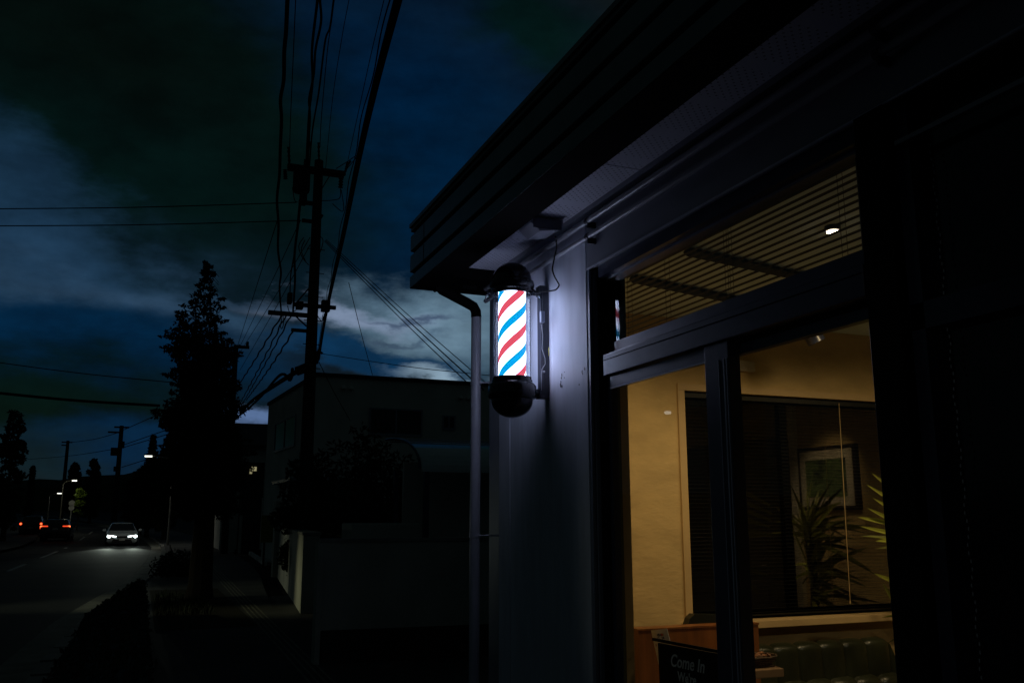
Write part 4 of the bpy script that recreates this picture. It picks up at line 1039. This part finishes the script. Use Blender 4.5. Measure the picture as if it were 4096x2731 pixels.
a = pt(1215, 780); MB().box(a.x-.09, a.x+.05, PYY-.2, PYY+.05, a.z-.25, a.z+.12, .02).build('switch_box', 'polecon', upo)
for (x0, y0, x1, y1) in ((1148, 1176, 1164, 1220), (1182, 1210, 1208, 1242), (1283, 1205, 1314, 1252)):
    a, c = pt(x0, y0), pt(x1, y1); MB().box(a.x, c.x, PYY-.2, PYY-.02, c.z, a.z, .015).build('junction_box', 'polecon', upo)
for (p_, q_, r_) in ((pt(1180, 1262), pt(1226, 1305), .018), (pt(1182, 1215), pt(1238, 1150), .018), (pt(1330, 685), pt(1272, 780), .012), (pt(1265, 900), pt(1290, 860), .03)): MB().tube([p_, q_], r_, 6).build('brace', 'polecon', upo)
for pl in ([(1362, 755), (1360, 790), (1340, 800), (1285, 803), (1270, 790)], [(1384, 680), (1430, 622), (1385, 650), (1345, 675)], [(1365, 760), (1375, 830), (1365, 845), (1330, 815)],
           [(1290, 1262), (1292, 1280), (1275, 1285), (1262, 1270)], [(1298, 1252), (1288, 1285), (1270, 1262), (1268, 1240)], [(1130, 1262), (1122, 1300), (1126, 1315), (1133, 1300), (1135, 1262)],
           [(1150, 1222), (1160, 1250), (1185, 1240)], [(1170, 750), (1178, 800), (1190, 810)], [(1215, 950), (1195, 985), (1210, 1030), (1235, 1060)], [(1270, 940), (1292, 960), (1280, 1010), (1262, 1030)], [(1220, 960), (1205, 1000), (1222, 1045)]):
    MB().tube(smoothpath([pt(x, y, PYY-.16) for x, y in pl], 4), .010, 5).build('jumper_wire', 'wire', upo)
for k in range(6): z = pt(1240, 1000+k*95).z; MB().tube([(UX-.2, PYY-.1, z), (UX+.2, PYY-.1, z)], .010, 5).build('step_bolt', 'polecon', upo)
b = MB()
for pl, r_ in (([(1290, 1415), (1275, 1400), (1262, 1425), (1268, 1450)], .03), ([(1275, 1400), (1262, 1432), (1270, 1455)], .03), ([(1235, 1465), (1200, 1480), (1185, 1485)], .10)):
    b.tube([pt(x, y, PYY-.12) for x, y in pl], r_, 8)
b.build('cable_coil', 'wire', upo)
WG = 'overhead cables strung from the main utility pole'
def wire(pts, r_, label, wav=0, seed=0, group=WG, n=10, lift=0):
    P = [Vector(p) for p in pts]; path = smoothpath(P, n) if len(P) > 2 else [P[0]+(P[1]-P[0])*(i/(n*3)) for i in range(n*3+1)]
    if wav:
        L = 0; out = []
        for i, p in enumerate(path):
            if i: L += (p-path[i-1]).length
            out.append(p+Vector((math.sin(L*3.1+seed)*wav, 0, math.cos(L*3.1+seed*2)*wav*.6)))
        path = out
    MB().tube(path, r_, 6).build('overhead_cable', 'wire', label=label, cat='cable', group=group, org=tuple(path[0]))
def zw(px, py, z): return atZ(px, py, z)
def fwd(top, pts, zz, r_, label, **k):
    """cable running from the pole towards and over the viewer, at height about zz; top = image column where it leaves the frame"""
    P = [atZ(x, y, z) for (x, y), z in zip(pts, zz)]
    d = (P[-1]-P[-2]); P.append(P[-1]+d*1.5)
    wire(P, r_, label, **k)
FR = .0
fwd(0, [(1268, 700), (1236, 660-330), (1252, 170), (1265, 0)][0:0] or [(1226, 640), (1236, 460), (1250, 330), (1248, 200), (1270, 0)], [9.4]*5, .022, 'thick twisted cable leaving the top of the utility pole, left strand')
fwd(0, [(1232, 640), (1240, 470), (1236, 400), (1255, 300), (1262, 200), (1284, 90), (1280, 0)], [9.4]*7, .02, 'thick twisted cable leaving the top of the utility pole, right strand')
fwd(0, [(1238, 660), (1250, 520), (1275, 370), (1300, 170), (1320, 110), (1335, 0)], [9.4]*6, .016, 'wavy cable right of the thick twisted pair above the pole')
fwd(0, [(1280, 590), (1285, 480), (1308, 220), (1325, 90)], [9.6]*4, .008, 'thin straight cable rising from the middle insulator of the pole')
fwd(0, [(1158, 620), (1162, 480), (1172, 250), (1180, 60)], [9.5]*4, .008, 'thin straight cable rising from the left insulator of the pole')
fwd(0, [(1302, 680), (1330, 400), (1368, 150), (1396, 0)], [9.4]*4, .006, 'very thin cable between the middle and right insulators')
fwd(0, [(1392, 640), (1440, 420), (1486, 210), (1536, 0)], [9.5]*4, .007, 'thin cable rising from the right end of the top crossarm')
fwd(0, [(1125, 1248), (1118, 1150), (1124, 1090), (1112, 1000), (1114, 900), (1108, 800), (1118, 700), (1121, 600), (1126, 480), (1122, 400), (1135, 320), (1137, 210), (1144, 130), (1148, 40)], [7.6, 7.6, 7.6, 7.55, 7.5, 7.5, 7.45, 7.4, 7.35, 7.3, 7.25, 7.2, 7.2, 7.2], .024, 'wavy black cable at the left of the main pole', n=5)
fwd(0, [(1172, 1245), (1180, 1120), (1178, 1020), (1192, 900), (1200, 820), (1215, 720)], [7.6, 7.7, 7.9, 8.2, 8.6, 9.1], .028, 'thick sagging cable dropping along the left of the pole shaft', n=6)
fwd(0, [(1160, 1180), (1163, 1100), (1178, 1010), (1186, 930)], [7.6, 7.7, 7.9, 8.1], .016, 'thinner wavy cable beside the thick sagging cable left of the shaft', n=6)
# the thick bundled communication cable
P = [atY(1273, 1440, 19.5), atY(1290, 1330, 19.2), atY(1305, 1250, 18.6)] + [atZ(x, y, z) for x, y, z in ((1330, 1130, 5.75), (1375, 930, 5.7), (1438, 620, 5.6), (1505, 330, 5.5), (1592, 0, 5.4))]
P.append(P[-1]+(P[-1]-P[-2])*1.0)
wire(P, .034, 'thickest black bundled cable sweeping from the pole to the top of the photo')
P2_ = [p+Vector((-.055, 0, -.01)) for p in P]
wire(P2_, .006, 'thin lashing wire looped along the thickest bundled cable', wav=.012)
# away along the street to the next pole behind the tree
NY = 44; np_ = atY(945, 1390, NY)
Y2 = NY
for k, (x0, y0, x1, y1, r_, wv, lab) in enumerate([
    (1125, 1262, 905, 1615, .020, .016, 'wavy cable descending left from the lower crossarm, outermost'),
    (1142, 1262, 940, 1650, .018, .016, 'wavy cable descending left from the lower crossarm, second'),
    (1162, 1265, 955, 1640, .018, .012, 'wavy cable descending left from the lower crossarm, third'),
    (1170, 1330, 985, 1600, .020, .016, 'wavy cable descending left from the short lowest crossarm'),
    (1240, 950, 940, 1440, .010, 0, 'straight cable from the pole shaft down to the far pole, upper'),
    (1240, 980, 960, 1480, .010, 0, 'straight cable from the pole shaft down to the far pole, lower'),
    (1110, 880, 945, 1400, .010, 0, 'thin cable from beside the pole down to the far pole top, left'),
    (1200, 885, 955, 1395, .010, 0, 'thin cable from beside the pole down to the far pole top, right')]):
    wire([atY(x0, y0, PYY), atY((x0+x1)/2-4, (y0+y1)/2+14, (PYY*2+Y2)/3), atY(x1, y1, Y2)], r_, lab, wav=wv, seed=k, n=22)
wire([atY(1205, 1475, PYY), atY(1100, 1540, 24), atY(1000, 1610, 32), atY(960, 1660, 40)], .055, 'heavy cable sweeping down left from the pole in front of the house', n=8)
wire([atY(1170, 1475, PYY), atY(1160, 1520, 20.5), atY(1120, 1500, 22), atY(1040, 1590, 30), atY(975, 1650, 40)], .035, 'looping cable under the heavy cable left of the pole', n=8)
# across the street to the left
for k, (a, c, Yc, r_, lab) in enumerate([((1185, 810), (-40, 836), 20, .011, 'long thin wire crossing the sky to the left edge, upper'), ((1205, 882), (-40, 904), 20, .011, 'long thin wire crossing the sky to the left edge, lower'),
    ((700, 1530), (-40, 1445), 34, .016, 'faint wire low in the dark cloud at the left, upper'), ((640, 1622), (-40, 1568), 34, .05, 'thick wire low in the dark cloud at the left, lower')]):
    wire([atY(*a, Yc), atY((a[0]+c[0])/2, (a[1]+c[1])/2+6, Yc), atY(*c, Yc)], r_, lab, n=10, group='wires crossing the sky at the left')
# service drops to the right
for k, (a, c, Yc, r_, lab) in enumerate([((1298, 965), (1900, 1560), 12, .008, 'steep service wire dropping right behind the barber pole, lowest'), ((1302, 962), (1935, 1560), 12, .010, 'steep service wire dropping right behind the barber pole, middle'),
    ((1305, 958), (1960, 1545), 12, .007, 'steep service wire dropping right behind the barber pole, highest'), ((1395, 1130), (1490, 1500), 22, .008, 'thin wire hanging down over the house roof'),
    ((1290, 1415), (2000, 1505), 16, .008, 'nearly level service wire from the pole above the house roof'), ((1272, 1440), (1400, 1680), 25, .010, 'short service wire from the pole down to the house wall')]):
    wire([atY(*a, PYY), atY((a[0]+c[0])/2, (a[1]+c[1])/2+8, (PYY+Yc)/2+.5), atY(*c, Yc)], r_, lab, n=12, group='service wires to the right of the pole')
# farther poles
def fpole(px, py_top, Y, arms, label, r_=.14, extra=None):
    t_ = atY(px, py_top, Y); z0 = gz(Y); root = empty('utility_pole', (t_.x, Y, z0), label, 'utility pole')
    MB().tube([(t_.x, Y, z0-.2), (t_.x, Y, t_.z)], [r_*1.15, r_*.8], 10).build('shaft', 'polecon', root)
    for (dx0, dx1, py) in arms:
        a = atY(px+dx0, py, Y); c = atY(px+dx1, py, Y); MB().box(a.x, c.x, Y-.2, Y-.1, a.z-.07, a.z+.07).build('crossarm', 'polecon', root)
    if extra:
        for (x0, y0, x1, y1) in extra:
            a, c = atY(x0, y0, Y), atY(x1, y1, Y); MB().box(a.x, c.x, Y-.35, Y+.2, c.z, a.z, .03).build('transformer', 'polecon', root)
    return root
fpole(944, 1380, 44, [(-6, 52, 1388)], 'utility pole half hidden behind the right side of the tall street tree', .15, [(985, 1370, 992, 1392)])
fpole(487, 1702, 85, [(-30, 30, 1708), (-55, 0, 1728)], 'far utility pole with transformers in the middle distance', .22, [(444, 1790, 478, 1822), (480, 1765, 497, 1792), (455, 1865, 472, 1885)])
fpole(272, 1762, 120, [(-25, 18, 1768), (-26, 0, 1780)], 'farthest utility pole near the rounded skyline tree', .22)
for k, (a, ya_, c, yb2, lab) in enumerate([((487, 1725), 85, (272, 1770), 120, 'wire between the two far poles, top'), ((487, 1790), 85, (60, 1840), 160, 'wire between the far poles, middle'), ((487, 1722), 85, (944, 1500), 44, 'wire from the transformer pole toward the tall tree, top'),
        ((490, 1780), 85, (900, 1620), 44, 'wire from the transformer pole toward the tall tree, second'), ((490, 1790), 85, (900, 1650), 44, 'wire from the transformer pole toward the tall tree, third'), ((487, 1868), 85, (900, 1720), 44, 'wire from the transformer pole toward the tall tree, lowest')]):
    wire([atY(*a, ya_), atY((a[0]+c[0])/2, (a[1]+c[1])/2+8, (ya_+yb2)/2), atY(*c, yb2)], .03, lab, n=6, group='wires between the far poles')

# ---------------------------------------------------------------- street lamps and signs
def slamp(base, hz, arm_v, label, head_r=.32, power=30, col=(1, .98, .85), hw=.14):
    x, y, z = base; root = empty('street_lamp', base, label, 'street lamp', 'street lamps along the road')
    hd = Vector((arm_v[0], arm_v[1], hz))
    MB().tube([(0, 0, 0), (0, 0, .9), (0, 0, hz-.35), (arm_v[0]*.25, arm_v[1]*.25, hz-.08), hd+Vector((0, 0, .06))], [.08, .06, .04, .035, .03], 10).build('post', 'lamppost', root, local=True, smooth=True)
    MB().box(hd.x-head_r, hd.x+head_r, hd.y-hw, hd.y+hw, hz+.02, hz+.11, .02).build('lamp_head', 'frame2', root, local=True)
    MB().box(hd.x-head_r*.8, hd.x+head_r*.8, hd.y-hw*.85, hd.y+hw*.85, hz-.055, hz+.017, .01).build('diffuser', 'lamp', root, local=True)
    if power:
        l = lamp('SPOT', (x+hd.x, y+hd.y, z+hz-.08), power, col, .12, (x+hd.x, y+hd.y, z), 165, .6)
    return root
L1 = atZ(670, 2180, 0); h1 = atY(594, 1823, L1.y)
slamp((L1.x, L1.y, 0), h1.z, (h1.x-L1.x, 0), 'nearest lit street lamp on a tall white post beside the kerb', .26, 160)
for (px, py, Y, lab, pw) in ((298, 1921, 92, 'lit street lamp above the bright green foliage', 30), (238, 1972, 105, 'lit street lamp on a pale post above the dark car', 30), (2, 1975, 100, 'faint yellow street lamp cut by the left edge', 0)):
    h = atY(px, py, Y); slamp((h.x-.9, Y, gz(Y)), h.z-gz(Y), (.9, 0), lab, .25, pw)
c = atY(318, 1962, 90.5)
tree('lamplit_tree', (c.x, 91.5, gz(91)), [(c.z-2.6, .4, .4), (c.z-1.0, .6, .6), (c.z-.45, .45, .45)], 'small bright green tree crown lit by the lamp above it', n=1500, size=.12, m='limeleaf', trunk=.06, seed=77, sub=14, rel=.5)
lamp('POINT', (c.x-.5, 89.8, c.z+.6), 26, (1, .95, .6), .1)
# lamp across the road behind the viewer's left: lights the pavement and shows as a glint in the door glass
slamp((-9.6, 15.35, 0), 4.2, (1.1, 0), 'street lamp across the road, seen as a glint in the door glass', .09, 0, hw=.05)
d = ray(2670, 1647); t_ = 2.075/d.x; P0 = EYE+d*t_; dm = Vector((-d.x, d.y, d.z)); Lp = P0+dm*18
o = bpy.data.objects['street_lamp.004'] if 'street_lamp.004' in bpy.data.objects else None
if o: o.location = (Lp.x-1.1, Lp.y, -.0); ORG[o.name] = o.location.copy(); dz = Lp.z-4.2
if o:
    for ch in o.children: ch.scale.z = Lp.z/4.2
lamp('SPOT', (Lp.x, Lp.y, Lp.z-.12), 620, (1, 1, .6), .12, (a0.x, a0.y+.6, .1), 16, 1)
lamp('SPOT', (Lp.x, Lp.y, Lp.z-.12), 420, (.95, 1, .72), .12, (.2, 21.5, 0), 34, 1)
sgp = empty('road_sign', (*atY(281, 2068, 96).xy, gz(96)), 'two round road signs seen from behind on a thin pale post', 'road sign')
sx, sy, sz_ = ORG[sgp.name]
s1_, s2_ = atY(288, 2012, 96), atY(286, 2030, 96)
MB().tube([(atY(277, 2110, 96).x, 96, gz(96)), (s1_.x, 96, s1_.z+.3)], .05, 8).build('post', 'whitepaint', sgp)
for (s, r_) in ((s1_, .28), (s2_, .25)):
    MB().tube([(s.x, 95.91, s.z), (s.x, 95.94, s.z)], r_, 20).build('disc', 'signback', sgp)

lamp('SPOT', (-8.5, 1.6, 4.6), 34, (.95, 1, .9), .12, (2.1, 2.75, 1.45), 14.5, .35)  # unseen spot without a lamp, added to brighten the board lettering and bead chain
# ---------------------------------------------------------------- cars
def car(name, loc, rz, label, paint, L=4.5, Wd=1.85, H=1.42, front=True, lights='blade', suv=False):
    root = empty(name, loc, label, 'car', rotz=rz); hw = Wd/2
    # local: faces -y (front at y=0), length toward +y
    if suv: secs = [(0, .55, .30, .72, .78, .60), (.12, .80, .22, .88, .90, .80), (.9, .92, .2, .98, 1.02, .85), (1.25, .93, .2, 1.0, 1.08, .82), (1.9, .93, .2, 1.02, H-.06, .66), (2.6, .93, .2, 1.03, H, .68), (3.9, .93, .2, 1.05, H-.02, .68), (4.3, .92, .22, 1.06, 1.25, .74), (4.45, .88, .25, 1.0, 1.04, .8), (4.5, .78, .35, .8, .85, .7)]
    else: secs = [(0, .60, .28, .60, .64, .55), (.10, .84, .20, .70, .74, .76), (.7, .92, .17, .80, .86, .82), (1.25, .93, .17, .86, .93, .80), (1.95, .93, .17, .90, H-.06, .60), (2.6, .93, .17, .92, H, .62), (3.3, .93, .17, .93, H-.07, .60), (3.95, .92, .18, .95, 1.03, .68), (4.35, .86, .22, .88, .94, .74), (4.5, .74, .32, .7, .74, .64)]
    b = MB(); rings = []
    for (y, w, zb_, zm, zt0, wt_) in secs:
        w = w*hw/.93; wt_ = wt_*hw/.93; y = y*L/4.5
        pr0 = [(w*.86, zb_), (w*.99, zb_+.12), (w, (zb_+zm)/2), (w*.97, zm), (wt_+(w-wt_)*.35, zm+(zt0-zm)*.55), (wt_, zt0-.05*(zt0-zm > .15)), (wt_*.8, zt0)]
        rings.append([b.b.verts.new((sx_*x, y, z)) for sx_, pp in ((1, pr0), (-1, pr0[::-1])) for x, z in pp])
    for A, B in zip(rings, rings[1:]):
        for k in range(len(A)): b.b.faces.new((A[k], A[(k+1) % len(A)], B[(k+1) % len(A)], B[k]))
    b.b.faces.new(rings[0]); b.b.faces.new(rings[-1][::-1])
    b.build('body', paint, root, local=True, smooth=True)
    # glass
    yw0, yw1 = (1.30, 1.93) if not suv else (1.30, 1.88)
    yw0 *= L/4.5; yw1 *= L/4.5
    b = MB(); zb_ = .97 if not suv else 1.08
    b.prism([(-hw*.80, yw0-.02, zb_), (hw*.80, yw0-.02, zb_), (hw*.64, yw1-.02, H-.08), (-hw*.64, yw1-.02, H-.08)], (0, -.012, .008)); b.build('windscreen', 'darkglass', root, local=True)
    yr0, yr1 = (3.38, 3.92) if not suv else (4.02, 4.32); yr0 *= L/4.5; yr1 *= L/4.5
    b = MB(); b.prism([(-hw*.66, yr0+.03, H-.12), (hw*.66, yr0+.03, H-.12), (hw*.72, yr1+.03, 1.08), (-hw*.72, yr1+.03, 1.08)], (0, .012, .008)); b.build('rear_window', 'darkglass', root, local=True)
    for s in (-1, 1):
        for y in (.85*L/4.5, 3.6*L/4.5):
            w = MB().tube([(s*(hw-.22), y, .32), (s*(hw-.01), y, .32)], .32, 24).build('wheel', 'rubber', root, local=True)
            MB().tube([(s*(hw-.02), y, .32), (s*(hw+.004), y, .32)], .2, 16).build('rim', 'frame2', w, local=True)
        MB().box(s*hw-.0, s*(hw+.17), 1.35, 1.45, .93, 1.07, .02).build('wing_mirror', paint, root, local=True)
        if front:
            q = [(s*.86*hw, .10, .70), (s*.90*hw, .12, .60), (s*.78*hw, .085, .53), (s*.62*hw, .05, .60), (s*.36*hw, .0, .605), (s*.36*hw, .0, .635)]
            MB().prism(q, (0, -.04, 0)).build('headlight', 'head', root, local=True)
        if not front:
            y = L+.01
            if lights == 'blade': MB().box(s*.48*hw, s*.95*hw, y-.05, y, 1.03, 1.10, .01).build('taillight', 'tail', root, local=True); MB().prism([(s*.80*hw, y-.05, 1.10), (s*.97*hw, y-.05, 1.10), (s*.99*hw, y-.05, .99), (s*.90*hw, y-.05, 1.02)], (0, .055, 0)).build('taillight', 'tailhot', root, local=True)
            else: MB().tube([(s*.84*hw, L-.05, .98), (s*.84*hw, L+.01, .98)], .10, 16).build('taillight', 'tail', root, local=True); MB().tube([(s*.84*hw, L-.05, .98), (s*.84*hw, L+.02, .98)], .055, 12).build('taillight', 'tailhot', root, local=True)
    if front:
        MB().box(-.17, .17, -.035, .03, .37, .49).build('number_plate', 'plate', root, local=True)
        MB().prism([(-.62, .03, .22), (.62, .03, .22), (.52, .02, .46), (-.52, .02, .46)], (0, -.035, 0)).build('lower_grille', 'rubber', root, local=True)
        MB().prism([(-.30, .0, .55), (.30, .0, .55), (.33, .0, .64), (-.33, .0, .64)], (0, -.03, 0)).build('upper_grille', 'rubber', root, local=True)
    else:
        MB().box(-.17, .17, L-.02, L+.02, .80 if lights == 'blade' else .62, .92 if lights == 'blade' else .74).build('number_plate', 'plate', root, local=True)
    return root
cz = atZ(487, 2168, -.14)
K = 61.0
cpos = EYE+ray(487, 2168)*( (cz-EYE).dot(fw) )
cpos = atY(487, 2168, 62)
white = car('white_car', (cpos.x, 62, -.14), R(2), 'pale car driving toward the viewer with blazing headlights', 'carwhite', Wd=1.92, H=1.46)
for s in (-1, 1):
    lamp('SPOT', (cpos.x+s*.72, 61.7, .52), 420, (.85, 1.0, .85), .06, (cpos.x+s*.7-.3, 46, -.14), 22, 1)
b = MB(); c = atY(521, 2085, 63.0)
dx = atY(218, 2140, 72).x
car('dark_suv', (dx, 72, gz(72)-.14), R(0), 'black car driving away with slim red tail lights', 'cardark', L=4.5, Wd=1.95, H=1.55, front=False, suv=True)
s_ = bpy.data.objects['dark_suv']; s_.rotation_euler.z = math.pi; s_.location.y = 72+4.5
dx2 = atY(121, 2122, 82).x
car('dark_van', (dx2, 82, gz(82)-.14), 0, 'second dark car farther left with small round red tail lights', 'cardark', L=4.2, Wd=1.72, H=1.6, front=False, lights='round', suv=True)
s_ = bpy.data.objects['dark_van']; s_.rotation_euler.z = math.pi; s_.location.y = 82+4.2
MT['side_red'] = MT['tail']
MB().box(-.80, -.66, 4.19, 4.215, .58, .80, .01).build('reflector', 'tail', bpy.data.objects['dark_van'], local=True)
